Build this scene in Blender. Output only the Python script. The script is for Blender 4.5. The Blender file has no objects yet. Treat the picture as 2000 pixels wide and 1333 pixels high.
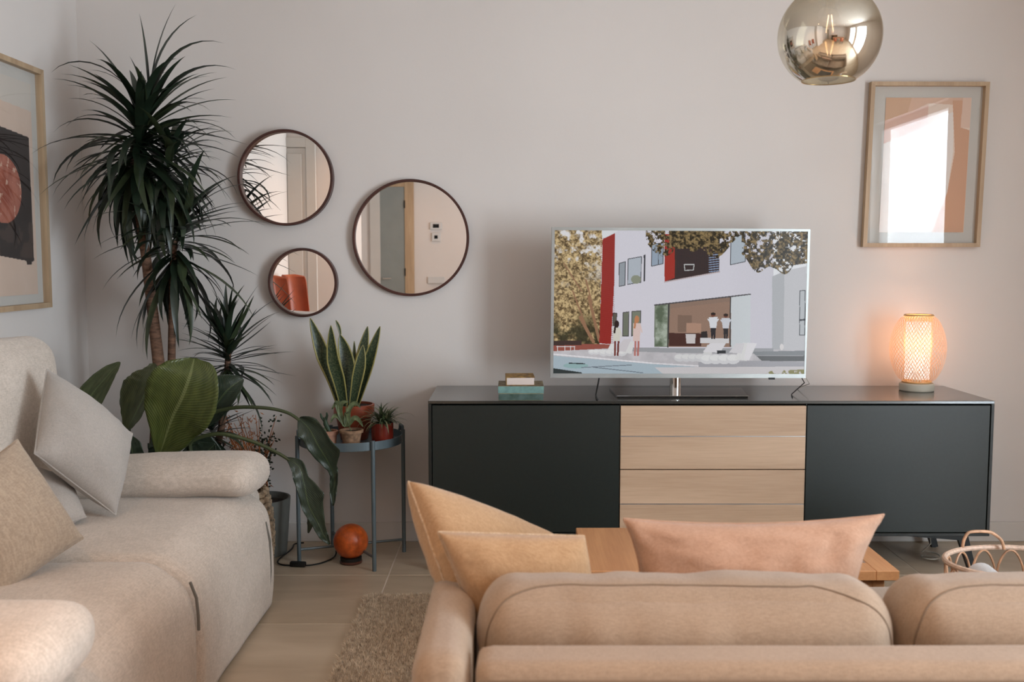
import bpy, bmesh, math, random
import numpy as np
from mathutils import Vector, Matrix, noise
from mathutils.bvhtree import BVHTree

# ------------------------------------------------------------------ camera, world, lights, exposure
random.seed(7); np.random.seed(7)
C = bpy.context.scene.collection
PI = math.pi
F = 1944.0; TH = math.atan(161 / F); CZ = 1.255
XL, XR, YF, YN, ZC = -1.86, 3.0, 4.35, -3.2, 2.62

cam = bpy.data.cameras.new('camera'); co = bpy.data.objects.new('camera', cam); C.objects.link(co)
cam.sensor_width = 36; cam.lens = 35.0; cam.clip_start = 0.05
co.location = (0, 0, CZ); co.rotation_euler = (PI / 2 - TH, 0, 0)
cam.dof.use_dof = True; cam.dof.focus_distance = 4.1; cam.dof.aperture_fstop = 4.5
sc = bpy.context.scene; sc.camera = co

w = bpy.data.worlds.new('sky'); sc.world = w; w.use_nodes = True
w.node_tree.nodes['Background'].inputs[0].default_value = (0.80, 0.88, 1.0, 1)
w.node_tree.nodes['Background'].inputs[1].default_value = 1.0

def area(name, loc, rot, sx, sy, power, col, spread=PI):
    l = bpy.data.lights.new(name, 'AREA'); l.shape = 'RECTANGLE'; l.size = sx; l.size_y = sy
    l.energy = power; l.color = col; l.spread = spread
    o = bpy.data.objects.new(name, l); C.objects.link(o); o.location = loc; o.rotation_euler = rot
    return o
WIN = [(0.26, 1.70, 0.10, 2.36), (-1.75, -0.15, 0.10, 2.36)]      # y0, y1, z0, z1 of the two windows in the right wall
DAY = (0.80, 0.91, 1.0)
for i, (y0, y1, z0, z1) in enumerate(WIN):                        # daylight just outside each window
    area('window_daylight', (XR + 0.15, (y0 + y1) / 2, (z0 + z1) / 2), (0, PI / 2, 0), z1 - z0, y1 - y0, (196, 45)[i], DAY)

vs = sc.view_settings
sc.display_settings.display_device = 'sRGB'
vs.view_transform = 'Standard'; vs.look = 'None'; vs.gamma = 1; vs.use_curve_mapping = False
vs.exposure = 0.0

# ------------------------------------------------------------------ helpers
def at(u, v, Y):
    a = (u - 1000) / F; b = -(v - 666.5) / F
    d = (a, math.cos(TH) + b * math.sin(TH), -math.sin(TH) + b * math.cos(TH)); t = Y / d[1]
    return Vector((d[0] * t, Y, CZ + d[2] * t))

def lin(r, g, b):
    f = lambda c: (c / 255 / 12.92) if c / 255 <= 0.04045 else ((c / 255 + 0.055) / 1.055) ** 2.4
    return (f(r), f(g), f(b))

def nt_new(name):
    m = bpy.data.materials.new(name); m.use_nodes = True
    nt = m.node_tree; b = nt.nodes['Principled BSDF']
    return m, nt, b

def L(nt, a, b): nt.links.new(a, b)

def mat(name, col, rough=0.6, var=0.06, vscale=6.0, metal=0.0, bump=0.0, bscale=120.0, sheen=0.0, spec=0.5, stretch=(1, 1, 1), coat=0.0, trans=0.0, var2=None):
    m, nt, b = nt_new(name)
    tc = nt.nodes.new('ShaderNodeTexCoord'); mp = nt.nodes.new('ShaderNodeMapping'); mp.inputs['Scale'].default_value = stretch
    L(nt, tc.outputs['Object'], mp.inputs['Vector'])
    n = nt.nodes.new('ShaderNodeTexNoise'); n.inputs['Scale'].default_value = vscale; n.inputs['Detail'].default_value = 6
    L(nt, mp.outputs[0], n.inputs['Vector'])
    r = nt.nodes.new('ShaderNodeValToRGB')
    c1 = tuple(max(0, c * (1 - var * 2)) for c in col); c2 = tuple(min(1, c * (1 + var * 2)) for c in col) if var2 is None else var2
    r.color_ramp.elements[0].position = 0.3; r.color_ramp.elements[1].position = 0.7
    r.color_ramp.elements[0].color = (*c1, 1); r.color_ramp.elements[1].color = (*c2, 1)
    L(nt, n.outputs['Fac'], r.inputs[0]); L(nt, r.outputs[0], b.inputs['Base Color'])
    b.inputs['Roughness'].default_value = rough; b.inputs['Metallic'].default_value = metal
    b.inputs['Specular IOR Level'].default_value = spec
    if coat: b.inputs['Coat Weight'].default_value = coat; b.inputs['Coat Roughness'].default_value = 0.1
    if sheen: b.inputs['Sheen Weight'].default_value = sheen; b.inputs['Sheen Roughness'].default_value = 0.5
    if bump:
        n2 = nt.nodes.new('ShaderNodeTexNoise'); n2.inputs['Scale'].default_value = bscale; n2.inputs['Detail'].default_value = 3
        L(nt, mp.outputs[0], n2.inputs['Vector'])
        bp = nt.nodes.new('ShaderNodeBump'); bp.inputs['Strength'].default_value = bump; bp.inputs['Distance'].default_value = 0.002
        L(nt, n2.outputs['Fac'], bp.inputs['Height']); L(nt, bp.outputs[0], b.inputs['Normal'])
    return m

def fabric(name, col, col2, weave=420.0, rough=0.95):
    """woven cloth: two yarn colours mixed by fine crossed noise, plus broad patchiness"""
    m, nt, b = nt_new(name)
    tc = nt.nodes.new('ShaderNodeTexCoord')
    fac = None
    outs = []
    for st in ((1, 0.18, 1), (0.18, 1, 0.18)):
        mp = nt.nodes.new('ShaderNodeMapping'); mp.inputs['Scale'].default_value = st
        L(nt, tc.outputs['Object'], mp.inputs['Vector'])
        n = nt.nodes.new('ShaderNodeTexNoise'); n.inputs['Scale'].default_value = weave; n.inputs['Detail'].default_value = 2
        L(nt, mp.outputs[0], n.inputs['Vector']); outs.append(n.outputs['Fac'])
    mx = nt.nodes.new('ShaderNodeMath'); mx.operation = 'ADD'; L(nt, outs[0], mx.inputs[0]); L(nt, outs[1], mx.inputs[1])
    big = nt.nodes.new('ShaderNodeTexNoise'); big.inputs['Scale'].default_value = 9; big.inputs['Detail'].default_value = 5
    L(nt, tc.outputs['Object'], big.inputs['Vector'])
    m2 = nt.nodes.new('ShaderNodeMath'); m2.operation = 'MULTIPLY_ADD'; L(nt, big.outputs['Fac'], m2.inputs[0]); m2.inputs[1].default_value = 0.5; L(nt, mx.outputs[0], m2.inputs[2])
    r = nt.nodes.new('ShaderNodeValToRGB'); L(nt, m2.outputs[0], r.inputs[0])
    sub = nt.nodes.new('ShaderNodeMath'); sub.operation = 'SUBTRACT'; L(nt, m2.outputs[0], sub.inputs[0]); sub.inputs[1].default_value = 0.75
    L(nt, sub.outputs[0], r.inputs[0])
    r.color_ramp.elements[0].position = 0.25; r.color_ramp.elements[1].position = 0.75
    r.color_ramp.elements[0].color = (*col2, 1); r.color_ramp.elements[1].color = (*col, 1)
    L(nt, r.outputs[0], b.inputs['Base Color'])
    b.inputs['Roughness'].default_value = rough; b.inputs['Specular IOR Level'].default_value = 0.2
    b.inputs['Sheen Weight'].default_value = 0.25; b.inputs['Sheen Roughness'].default_value = 0.6
    bp = nt.nodes.new('ShaderNodeBump'); bp.inputs['Strength'].default_value = 0.35; bp.inputs['Distance'].default_value = 0.0012
    L(nt, mx.outputs[0], bp.inputs['Height']); L(nt, bp.outputs[0], b.inputs['Normal'])
    return m

def wood(name, c1, c2, axis='X', scale=3.0, rough=0.45, fine=60.0):
    m, nt, b = nt_new(name)
    st = {'X': (0.12, 1, 1), 'Y': (1, 0.12, 1), 'Z': (1, 1, 0.12)}[axis]
    tc = nt.nodes.new('ShaderNodeTexCoord'); mp = nt.nodes.new('ShaderNodeMapping'); mp.inputs['Scale'].default_value = st
    oi = nt.nodes.new('ShaderNodeObjectInfo')
    mul = nt.nodes.new('ShaderNodeMath'); mul.operation = 'MULTIPLY'; mul.inputs[1].default_value = 7.3; L(nt, oi.outputs['Random'], mul.inputs[0])
    L(nt, tc.outputs['Object'], mp.inputs['Vector']); L(nt, mul.outputs[0], mp.inputs['Location'])
    n = nt.nodes.new('ShaderNodeTexNoise'); n.inputs['Scale'].default_value = scale * 4; n.inputs['Detail'].default_value = 8; n.inputs['Distortion'].default_value = 0.6
    L(nt, mp.outputs[0], n.inputs['Vector'])
    n2 = nt.nodes.new('ShaderNodeTexNoise'); n2.inputs['Scale'].default_value = fine * 3; n2.inputs['Detail'].default_value = 4
    mp2 = nt.nodes.new('ShaderNodeMapping'); mp2.inputs['Scale'].default_value = tuple(0.04 if s < 1 else 1 for s in st)
    L(nt, tc.outputs['Object'], mp2.inputs['Vector']); L(nt, mp2.outputs[0], n2.inputs['Vector'])
    ad = nt.nodes.new('ShaderNodeMath'); ad.operation = 'MULTIPLY_ADD'; L(nt, n2.outputs['Fac'], ad.inputs[0]); ad.inputs[1].default_value = 0.45; L(nt, n.outputs['Fac'], ad.inputs[2])
    r = nt.nodes.new('ShaderNodeValToRGB'); L(nt, ad.outputs[0], r.inputs[0])
    r.color_ramp.elements[0].position = 0.5; r.color_ramp.elements[1].position = 0.95
    r.color_ramp.elements[0].color = (*c1, 1); r.color_ramp.elements[1].color = (*c2, 1)
    L(nt, r.outputs[0], b.inputs['Base Color']); b.inputs['Roughness'].default_value = rough
    bp = nt.nodes.new('ShaderNodeBump'); bp.inputs['Strength'].default_value = 0.12; bp.inputs['Distance'].default_value = 0.001
    L(nt, ad.outputs[0], bp.inputs['Height']); L(nt, bp.outputs[0], b.inputs['Normal'])
    return m

def emit(name, col, s):
    m = bpy.data.materials.new(name); m.use_nodes = True; nt = m.node_tree; nt.nodes.clear()
    e = nt.nodes.new('ShaderNodeEmission'); e.inputs[0].default_value = (*col, 1); e.inputs[1].default_value = s
    o = nt.nodes.new('ShaderNodeOutputMaterial'); L(nt, e.outputs[0], o.inputs[0]); return m

def pane_mat(name, tint=(1, 1, 1), ior=1.5, extra=0.0, rough=0.0):
    m = bpy.data.materials.new(name); m.use_nodes = True; nt = m.node_tree; nt.nodes.clear()
    t = nt.nodes.new('ShaderNodeBsdfTransparent'); t.inputs[0].default_value = (*tint, 1)
    g = nt.nodes.new('ShaderNodeBsdfGlossy'); g.inputs['Roughness'].default_value = rough
    # two-sided Schlick term, so both faces of a thin sheet behave alike
    ge = nt.nodes.new('ShaderNodeNewGeometry'); dp = nt.nodes.new('ShaderNodeVectorMath'); dp.operation = 'DOT_PRODUCT'
    L(nt, ge.outputs['Incoming'], dp.inputs[0]); L(nt, ge.outputs['Normal'], dp.inputs[1])
    ab = nt.nodes.new('ShaderNodeMath'); ab.operation = 'ABSOLUTE'; L(nt, dp.outputs['Value'], ab.inputs[0])
    om = nt.nodes.new('ShaderNodeMath'); om.operation = 'SUBTRACT'; om.inputs[0].default_value = 1; L(nt, ab.outputs[0], om.inputs[1])
    pw = nt.nodes.new('ShaderNodeMath'); pw.operation = 'POWER'; L(nt, om.outputs[0], pw.inputs[0]); pw.inputs[1].default_value = 5
    f = nt.nodes.new('ShaderNodeMath'); f.operation = 'MULTIPLY_ADD'; L(nt, pw.outputs[0], f.inputs[0]); f.inputs[1].default_value = 0.94; f.inputs[2].default_value = ((ior - 1) / (ior + 1)) ** 2 * 1.4
    mx = nt.nodes.new('ShaderNodeMixShader'); o = nt.nodes.new('ShaderNodeOutputMaterial')
    ad = nt.nodes.new('ShaderNodeMath'); ad.inputs[1].default_value = extra; ad.use_clamp = True
    L(nt, f.outputs[0], ad.inputs[0]); L(nt, ad.outputs[0], mx.inputs[0])
    L(nt, t.outputs[0], mx.inputs[1]); L(nt, g.outputs[0], mx.inputs[2]); L(nt, mx.outputs[0], o.inputs[0]); return m

def origin(o):
    v = Vector((0, 0, 0))
    while o is not None: v += o.location; o = o.parent
    return v

class MB:
    def __init__(s): s.v = []; s.f = []; s.uv = []
    def add(s, vs, fs, uvs=None):
        n = len(s.v); s.v += [Vector(p) for p in vs]; s.f += [tuple(i + n for i in f) for f in fs]
        s.uv += list(uvs) if uvs else [(0, 0)] * len(vs); return s
    def bm(s, b, M=None):
        b.verts.ensure_lookup_table(); b.verts.index_update()
        s.add([(M @ v.co if M else v.co) for v in b.verts], [[v.index for v in f.verts] for f in b.faces]); b.free(); return s
    def box(s, x0, x1, y0, y1, z0, z1, bev=0.0, M=None, seg=1):
        b = bmesh.new(); bmesh.ops.create_cube(b, size=1)
        for v in b.verts: v.co = Vector(((x0 + x1) / 2 + v.co.x * (x1 - x0), (y0 + y1) / 2 + v.co.y * (y1 - y0), (z0 + z1) / 2 + v.co.z * (z1 - z0)))
        if bev: bmesh.ops.bevel(b, geom=b.edges[:], offset=bev, segments=seg, affect='EDGES', profile=0.5)
        return s.bm(b, M)
    def tube(s, pts, r, n=8, caps=True, closed=False):
        pts = [Vector(p) for p in pts]; m = len(pts)
        rs = r if isinstance(r, (list, tuple)) else [r] * m
        T = []
        for i in range(m):
            a = pts[(i - 1) % m] if (closed or i > 0) else pts[0]; b = pts[(i + 1) % m] if (closed or i < m - 1) else pts[-1]
            T.append((b - a).normalized())
        up = Vector((0, 0, 1)) if abs(T[0].z) < 0.9 else Vector((1, 0, 0))
        N = (up - T[0] * up.dot(T[0])).normalized(); V = []
        for i in range(m):
            N = (N - T[i] * N.dot(T[i])).normalized(); B = T[i].cross(N)
            V += [pts[i] + (N * math.cos(2 * PI * k / n) + B * math.sin(2 * PI * k / n)) * rs[i] for k in range(n)]
        Fc = [(i * n + k, i * n + (k + 1) % n, ((i + 1) % m) * n + (k + 1) % n, ((i + 1) % m) * n + k) for i in range(m if closed else m - 1) for k in range(n)]
        if caps and not closed: Fc += [tuple(range(n))[::-1], tuple((m - 1) * n + k for k in range(n))]
        uv = [(k / n, i / max(1, m - 1)) for i in range(m) for k in range(n)]
        return s.add(V, Fc, uv)
    def lathe(s, prof, c, n=40, M=None):
        """prof: list of (r, z); closed at r=0 ends"""
        V = []; idx = []
        for (r, z) in prof:
            if r < 1e-6: idx.append([len(V)] * n); V.append(Vector((0, 0, z)))
            else:
                idx.append([len(V) + k for k in range(n)]); V += [Vector((r * math.cos(2 * PI * k / n), r * math.sin(2 * PI * k / n), z)) for k in range(n)]
        Fc = []
        for i in range(len(prof) - 1):
            for k in range(n):
                q = [idx[i][k], idx[i][(k + 1) % n], idx[i + 1][(k + 1) % n], idx[i + 1][k]]
                u = [];  [u.append(a) for a in q if a not in u]
                if len(u) > 2: Fc.append(tuple(u))
        V = [(M @ p if M else p) + Vector(c) for p in V]
        return s.add(V, Fc)
    def build(s, name, m, parent=None, base=None, smooth=35, uv=False):
        me = bpy.data.meshes.new(name)
        o0 = origin(parent) if parent is not None else Vector(base if base is not None else (0, 0, 0))
        me.from_pydata([tuple(p - o0) for p in s.v], [], s.f); me.update()
        if smooth:
            me.polygons.foreach_set('use_smooth', [True] * len(me.polygons)); me.set_sharp_from_angle(angle=math.radians(smooth))
        if uv:
            ul = me.uv_layers.new(name='UVMap'); li = np.zeros(len(me.loops), dtype=np.int32); me.loops.foreach_get('vertex_index', li)
            ul.data.foreach_set('uv', np.array(s.uv, dtype=np.float32)[li].ravel())
        me.materials.append(m)
        o = bpy.data.objects.new(name, me); C.objects.link(o)
        if parent is not None: o.parent = parent
        else: o.location = o0
        return o

def tag(o, label=None, cat=None, group=None, kind=None):
    if label: o['label'] = label
    if cat: o['category'] = cat
    if group: o['group'] = group
    if kind: o['kind'] = kind
    return o
def thing(name, label, cat, loc=(0, 0, 0), group=None):
    o = bpy.data.objects.new(name, None); C.objects.link(o); o.location = loc; o.empty_display_size = 0.1
    return tag(o, label, cat, group)

def fixn(o):
    b = bmesh.new(); b.from_mesh(o.data); bmesh.ops.recalc_face_normals(b, faces=b.faces[:]); b.to_mesh(o.data); b.free(); return o

def soft(c, size, r=(0.05, 0.05, 0.05), puff=(0, 0, 0), cuts=22, amp=0.0, fs=6.0, M=None, seed=0.0, fn=None):
    """rounded, puffed upholstery block. size = full dims"""
    b = bmesh.new(); bmesh.ops.create_cube(b, size=2.0)
    bmesh.ops.subdivide_edges(b, edges=b.edges[:], cuts=cuts, use_grid_fill=True)
    h = Vector(size) / 2; r = Vector([min(r[i], h[i] * 0.999) for i in range(3)])
    for v in b.verts:
        p = [math.sin(x * PI / 2) if abs(x) < 1 else x for x in v.co]
        q = Vector([max(-(h[i] - r[i]), min(h[i] - r[i], p[i] * h[i])) for i in range(3)])
        d = Vector([(p[i] * h[i] - q[i]) / r[i] for i in range(3)])
        if d.length > 1e-9: d.normalize()
        pos = q + Vector([d[i] * r[i] for i in range(3)])
        for i in range(3):
            if puff[i]:
                j, k = (i + 1) % 3, (i + 2) % 3
                pos[i] += puff[i] * p[i] * (1 - p[j] ** 2) * (1 - p[k] ** 2)
        if amp:
            n = noise.noise(Vector((pos.x * fs + seed, pos.y * fs, pos.z * fs))) + 0.45 * noise.noise(Vector((pos.x * fs * 3.1, pos.y * fs * 3.1 + seed, pos.z * fs * 1.5)))
            dd = pos.normalized(); pos += dd * n * amp
        if fn: pos = fn(pos, p)
        v.co = pos
    mb = MB(); T = Matrix.Translation(Vector(c)) @ (M if M else Matrix.Identity(4))
    return mb.bm(b, T)

def pillow(corners, T=0.12, n=26, pinch=0.05, amp=0.006, fs=9, seed=0.0, front=None, power=0.42):
    """cushion from 4 corner points, plump in the middle and pinched at the corners"""
    c = [Vector(p) for p in corners]; nrm = (c[1] - c[3]).cross(c[0] - c[2]).normalized()
    ctr = sum(c, Vector()) / 4; V = []; Fc = []; uv = []
    def pos(s, t, side):
        s2 = s * (1 - pinch * (1 - t * t)); t2 = t * (1 - pinch * (1 - s * s))
        a = (s2 + 1) / 2; b_ = (t2 + 1) / 2
        p = (c[0] * (1 - a) + c[1] * a) * (1 - b_) + (c[3] * (1 - a) + c[2] * a) * b_
        h = T / 2 * (max(0, (1 - s ** 2) * (1 - t ** 2))) ** power
        k = noise.noise(Vector((s * fs * 0.35 + seed, t * fs * 0.35, side))) + 0.5 * noise.noise(Vector((s * fs * 0.9, t * fs * 0.9 + seed, side * 3)))
        edge = 1 - max(abs(s), abs(t)) ** 6
        return p + nrm * (side * h + amp * k * (0.3 + 0.7 * edge))
    g = [math.sin(PI / 2 * (-1 + 2 * i / n)) for i in range(n + 1)]
    idx = {}
    for side in (1, -1):
        for i in range(n + 1):
            for j in range(n + 1):
                brd = i in (0, n) or j in (0, n)
                if brd and side == -1: idx[(side, i, j)] = idx[(1, i, j)]; continue
                idx[(side, i, j)] = len(V); V.append(pos(g[i], g[j], side)); uv.append(((g[i] + 1) / 2, (g[j] + 1) / 2))
        for i in range(n):
            for j in range(n):
                q = (idx[(side, i, j)], idx[(side, i + 1, j)], idx[(side, i + 1, j + 1)], idx[(side, i, j + 1)])
                Fc.append(q if side == 1 else q[::-1])
    rim = [pos(g[i], -1, 1) for i in range(n)] + [pos(1, g[i], 1) for i in range(n)] + [pos(g[n - i], 1, 1) for i in range(n)] + [pos(-1, g[n - i], 1) for i in range(n)]
    return MB().add(V, Fc, uv), rim

def smoothpts(pts, n):
    pts = [Vector(p) for p in pts]; out = []; m_ = len(pts) - 1
    for i in range(n + 1):
        x = i / n * m_; k = min(int(x), m_ - 1); t = x - k
        p0, p1_, p2_, p3 = pts[max(k - 1, 0)], pts[k], pts[k + 1], pts[min(k + 2, m_)]
        out.append(.5 * ((2 * p1_) + (-p0 + p2_) * t + (2 * p0 - 5 * p1_ + 4 * p2_ - p3) * t * t + (-p0 + 3 * p1_ - 3 * p2_ + p3) * t ** 3))
    return out

# ---- numpy painter for flat prints and the screen picture
def vnoise(X, Y, s, seed=0):
    rs = np.random.RandomState(seed); G = rs.rand(257, 257)
    x = X / s; y = Y / s; xi = np.floor(x).astype(int); yi = np.floor(y).astype(int); fx = x - xi; fy = y - yi
    fx = fx * fx * (3 - 2 * fx); fy = fy * fy * (3 - 2 * fy)
    g = lambda a, b: G[a % 257, b % 257]
    return (g(xi, yi) * (1 - fx) + g(xi + 1, yi) * fx) * (1 - fy) + (g(xi, yi + 1) * (1 - fx) + g(xi + 1, yi + 1) * fx) * fy
def fbm(X, Y, s, seed=0, o=4):
    a = 0; w_ = 0
    for i in range(o): a = a + vnoise(X, Y, s / 2 ** i, seed + i) * 0.6 ** i; w_ += 0.6 ** i
    return a / w_
class Canvas:
    def __init__(s, X, Y): s.X = X; s.Y = Y; s.c = np.zeros(X.shape + (3,))
    def inside(s, pts):
        X, Y = s.X, s.Y; r = np.zeros(X.shape, bool); n = len(pts)
        for i in range(n):
            x1, y1 = pts[i]; x2, y2 = pts[(i + 1) % n]
            if y1 == y2: continue
            c = ((y1 > Y) != (y2 > Y)) & (X < (x2 - x1) * (Y - y1) / (y2 - y1) + x1); r ^= c
        return r
    def put(s, m, col):
        col = np.array(col, float)
        s.c[m] = col if col.ndim == 1 else col[m]
    def poly(s, pts, col): s.put(s.inside(pts), col)
    def ell(s, x, y, rx, ry, col): s.put(((s.X - x) / rx) ** 2 + ((s.Y - y) / ry) ** 2 < 1, col)
    def line(s, x1, y1, x2, y2, wd, col):
        d = math.hypot(x2 - x1, y2 - y1); t = np.clip(((s.X - x1) * (x2 - x1) + (s.Y - y1) * (y2 - y1)) / d ** 2, 0, 1)
        s.put(np.hypot(s.X - x1 - t * (x2 - x1), s.Y - y1 - t * (y2 - y1)) < wd / 2, col)
    def frame(s, pts, wd, col):
        for i in range(len(pts)): s.line(*pts[i], *pts[(i + 1) % len(pts)], wd, col)
def mixc(a, b, f): f = f[..., None]; return np.array(a, float) * (1 - f) + np.array(b, float) * f

def printed(name, P00, P10, P11, P01, nx, ny, img, m, parent):
    """flat picture: a fine grid whose vertices carry the painted colours (img: ny x nx x 3, sRGB 0..255, row 0 = top)"""
    P = [np.array(p - origin(parent)) for p in (P00, P10, P11, P01)]
    s = np.linspace(0, 1, nx)[None, :, None]; t = np.linspace(0, 1, ny)[:, None, None]
    V = ((P[0] * (1 - s) + P[1] * s) * (1 - t) + (P[3] * (1 - s) + P[2] * s) * t).reshape(-1, 3)
    i = (np.arange(ny - 1)[:, None] * nx + np.arange(nx - 1)[None, :]).ravel()
    Q = np.stack([i, i + nx, i + nx + 1, i + 1], 1).astype(np.int32)
    me = bpy.data.meshes.new(name); me.vertices.add(len(V)); me.vertices.foreach_set('co', V.astype(np.float32).ravel())
    me.loops.add(Q.size); me.loops.foreach_set('vertex_index', Q.ravel()); me.polygons.add(len(Q))
    me.polygons.foreach_set('loop_start', np.arange(0, Q.size, 4, dtype=np.int32)); me.update(calc_edges=True)
    ca = me.color_attributes.new('Col', 'FLOAT_COLOR', 'POINT')
    c = np.clip(img.reshape(-1, 3) / 255, 0, 1); c = np.where(c <= 0.04045, c / 12.92, ((c + 0.055) / 1.055) ** 2.4)
    ca.data.foreach_set('color', np.concatenate([c, np.ones((len(c), 1))], 1).astype(np.float32).ravel())
    me.materials.append(m); o = bpy.data.objects.new(name, me); C.objects.link(o); o.parent = parent; return o

def attr_mat(name, emission=0.0, rough=0.9, spec=0.5):
    m, nt, b = nt_new(name); a = nt.nodes.new('ShaderNodeAttribute'); a.attribute_name = 'Col'
    b.inputs['Roughness'].default_value = rough; b.inputs['Specular IOR Level'].default_value = spec
    if emission:
        b.inputs['Base Color'].default_value = (0.01, 0.01, 0.01, 1)
        L(nt, a.outputs['Color'], b.inputs['Emission Color']); b.inputs['Emission Strength'].default_value = emission
    else: L(nt, a.outputs['Color'], b.inputs['Base Color'])
    return m

# ------------------------------------------------------------------ materials
M = {}
M['paint'] = mat('wall paint', (0.73, 0.68, 0.645), 0.85, var=0.01, vscale=2, bump=0.12, bscale=90)
M['ceil'] = mat('ceiling paint', (0.72, 0.68, 0.64), 0.9, var=0.01)
M['skirt'] = mat('skirting lacquer', (0.66, 0.62, 0.58), 0.5, var=0.01)
M['grout'] = mat('grout', (0.74, 0.66, 0.58), 0.9)
def tile_mat():
    m, nt, b = nt_new('wood look tile')
    tc = nt.nodes.new('ShaderNodeTexCoord'); oi = nt.nodes.new('ShaderNodeObjectInfo')
    mp = nt.nodes.new('ShaderNodeMapping'); mp.inputs['Scale'].default_value = (0.25, 1, 1)
    mul = nt.nodes.new('ShaderNodeMath'); mul.operation = 'MULTIPLY'; mul.inputs[1].default_value = 31; L(nt, oi.outputs['Random'], mul.inputs[0])
    L(nt, tc.outputs['Object'], mp.inputs[0]); L(nt, mul.outputs[0], mp.inputs['Location'])
    n = nt.nodes.new('ShaderNodeTexNoise'); n.inputs['Scale'].default_value = 9; n.inputs['Detail'].default_value = 8; n.inputs['Distortion'].default_value = 0.8
    L(nt, mp.outputs[0], n.inputs['Vector'])
    r = nt.nodes.new('ShaderNodeValToRGB'); r.color_ramp.elements[0].position = 0.3; r.color_ramp.elements[1].position = 0.72
    r.color_ramp.elements[0].color = (0.43, 0.34, 0.24, 1); r.color_ramp.elements[1].color = (0.56, 0.46, 0.345, 1)
    L(nt, n.outputs['Fac'], r.inputs[0]); L(nt, r.outputs[0], b.inputs['Base Color']); b.inputs['Roughness'].default_value = 0.36
    return m
M['tile'] = tile_mat()
M['oak'] = wood('natural oak veneer', (0.46, 0.30, 0.19), (0.62, 0.43, 0.29), 'X', 2.2, 0.5)
M['oak_table'] = wood('oak table top', (0.46, 0.21, 0.085), (0.62, 0.32, 0.14), 'Y', 2.6, 0.42)
M['oak_frame'] = wood('pale oak frame', (0.40, 0.27, 0.16), (0.54, 0.39, 0.245), 'Z', 3.5, 0.5)
M['walnut'] = wood('dark brown wood', (0.035, 0.010, 0.007), (0.085, 0.026, 0.018), 'X', 3.0, 0.38)
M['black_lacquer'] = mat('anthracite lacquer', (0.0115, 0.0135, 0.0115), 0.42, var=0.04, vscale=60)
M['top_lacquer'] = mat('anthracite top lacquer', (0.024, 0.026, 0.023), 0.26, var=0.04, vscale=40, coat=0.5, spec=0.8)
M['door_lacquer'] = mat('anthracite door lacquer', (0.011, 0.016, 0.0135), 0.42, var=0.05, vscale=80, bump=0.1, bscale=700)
M['black_metal'] = mat('black powder coat', (0.008, 0.010, 0.010), 0.4, metal=0.3)
M['alu'] = mat('brushed aluminium', (0.62, 0.60, 0.58), 0.35, metal=0.9)
M['tv_silver'] = mat('tv silver plastic', (0.42, 0.44, 0.43), 0.35, metal=0.5)
M['chrome'] = mat('chrome', (0.75, 0.74, 0.72), 0.06, metal=1.0, var=0.0)
M['black_glass'] = mat('black glass', (0.006, 0.007, 0.007), 0.04, var=0.0, coat=0.6)
M['smoke_glass'] = mat('smoked glass insert', (0.012, 0.010, 0.008), 0.03, var=0.0, coat=1.0, spec=1.0)
M['mirror'] = mat('mirror silvering', (0.88, 0.87, 0.85), 0.0, var=0.0, metal=1.0)
M['glass'] = pane_mat('clear picture glass')
M['window_glass'] = pane_mat('window glass')
M['white_paint'] = mat('white door lacquer', (0.60, 0.57, 0.53), 0.45, var=0.01)
M['grey_door'] = mat('grey green door lacquer', (0.26, 0.28, 0.265), 0.45, var=0.02)
M['pvc'] = mat('window frame white', (0.65, 0.65, 0.64), 0.4, var=0.01)
M['fab_left'] = fabric('greige wool upholstery', (0.70, 0.61, 0.53), (0.53, 0.455, 0.385), 330)
M['fab_front'] = fabric('warm beige cotton upholstery', (0.33, 0.245, 0.175), (0.255, 0.185, 0.128), 500)
M['fab_grey'] = fabric('cool grey linen', (0.48, 0.44, 0.405), (0.38, 0.35, 0.32), 700)
M['fab_oat'] = fabric('oatmeal linen', (0.47, 0.37, 0.275), (0.35, 0.27, 0.20), 260)
M['fab_mustard'] = fabric('camel wool', (0.43, 0.275, 0.150), (0.34, 0.205, 0.105), 420)
M['fab_mustard_edge'] = fabric('pale camel bouclé edge', (0.55, 0.42, 0.30), (0.38, 0.26, 0.15), 240)
M['fab_peach'] = fabric('peach cotton', (0.46, 0.285, 0.195), (0.37, 0.215, 0.14), 600)
M['fab_dark'] = fabric('brown shadow weave', (0.30, 0.19, 0.11), (0.2, 0.12, 0.07), 600)
M['seam'] = mat('seam thread', (0.17, 0.12, 0.08), 0.9)
M['zip'] = mat('zip tape', (0.16, 0.15, 0.13), 0.8)
M['sole'] = mat('dark underside', (0.02, 0.018, 0.016), 0.9)
M['stand'] = mat('grey blue powder coat', (0.115, 0.150, 0.165), 0.36, var=0.03, metal=0.2)
M['terracotta'] = mat('brick red glazed clay', (0.30, 0.062, 0.026), 0.35, var=0.12, vscale=18)
M['pale_clay'] = mat('limed terracotta', (0.42, 0.21, 0.135), 0.8, var=0.15, vscale=30)
M['red_glaze'] = mat('oxblood glaze', (0.15, 0.018, 0.010), 0.22, var=0.12, vscale=20)
M['basket_clay'] = mat('carved tan clay', (0.30, 0.175, 0.10), 0.8, var=0.2, vscale=50, bump=0.5, bscale=150)
M['grey_pot'] = mat('grey stoneware', (0.115, 0.118, 0.105), 0.7, var=0.06, vscale=15)
M['soil'] = mat('potting soil', (0.022, 0.015, 0.010), 0.95, var=0.3, vscale=90, bump=1.0, bscale=200)
M['bark'] = mat('ringed bark', (0.155, 0.082, 0.050), 0.9, var=0.25, vscale=28, stretch=(1, 1, 4), bump=0.9, bscale=110)
M['leaf_dark'] = mat('dracaena leaf', (0.013, 0.024, 0.013), 0.38, var=0.2, vscale=12)
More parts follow.
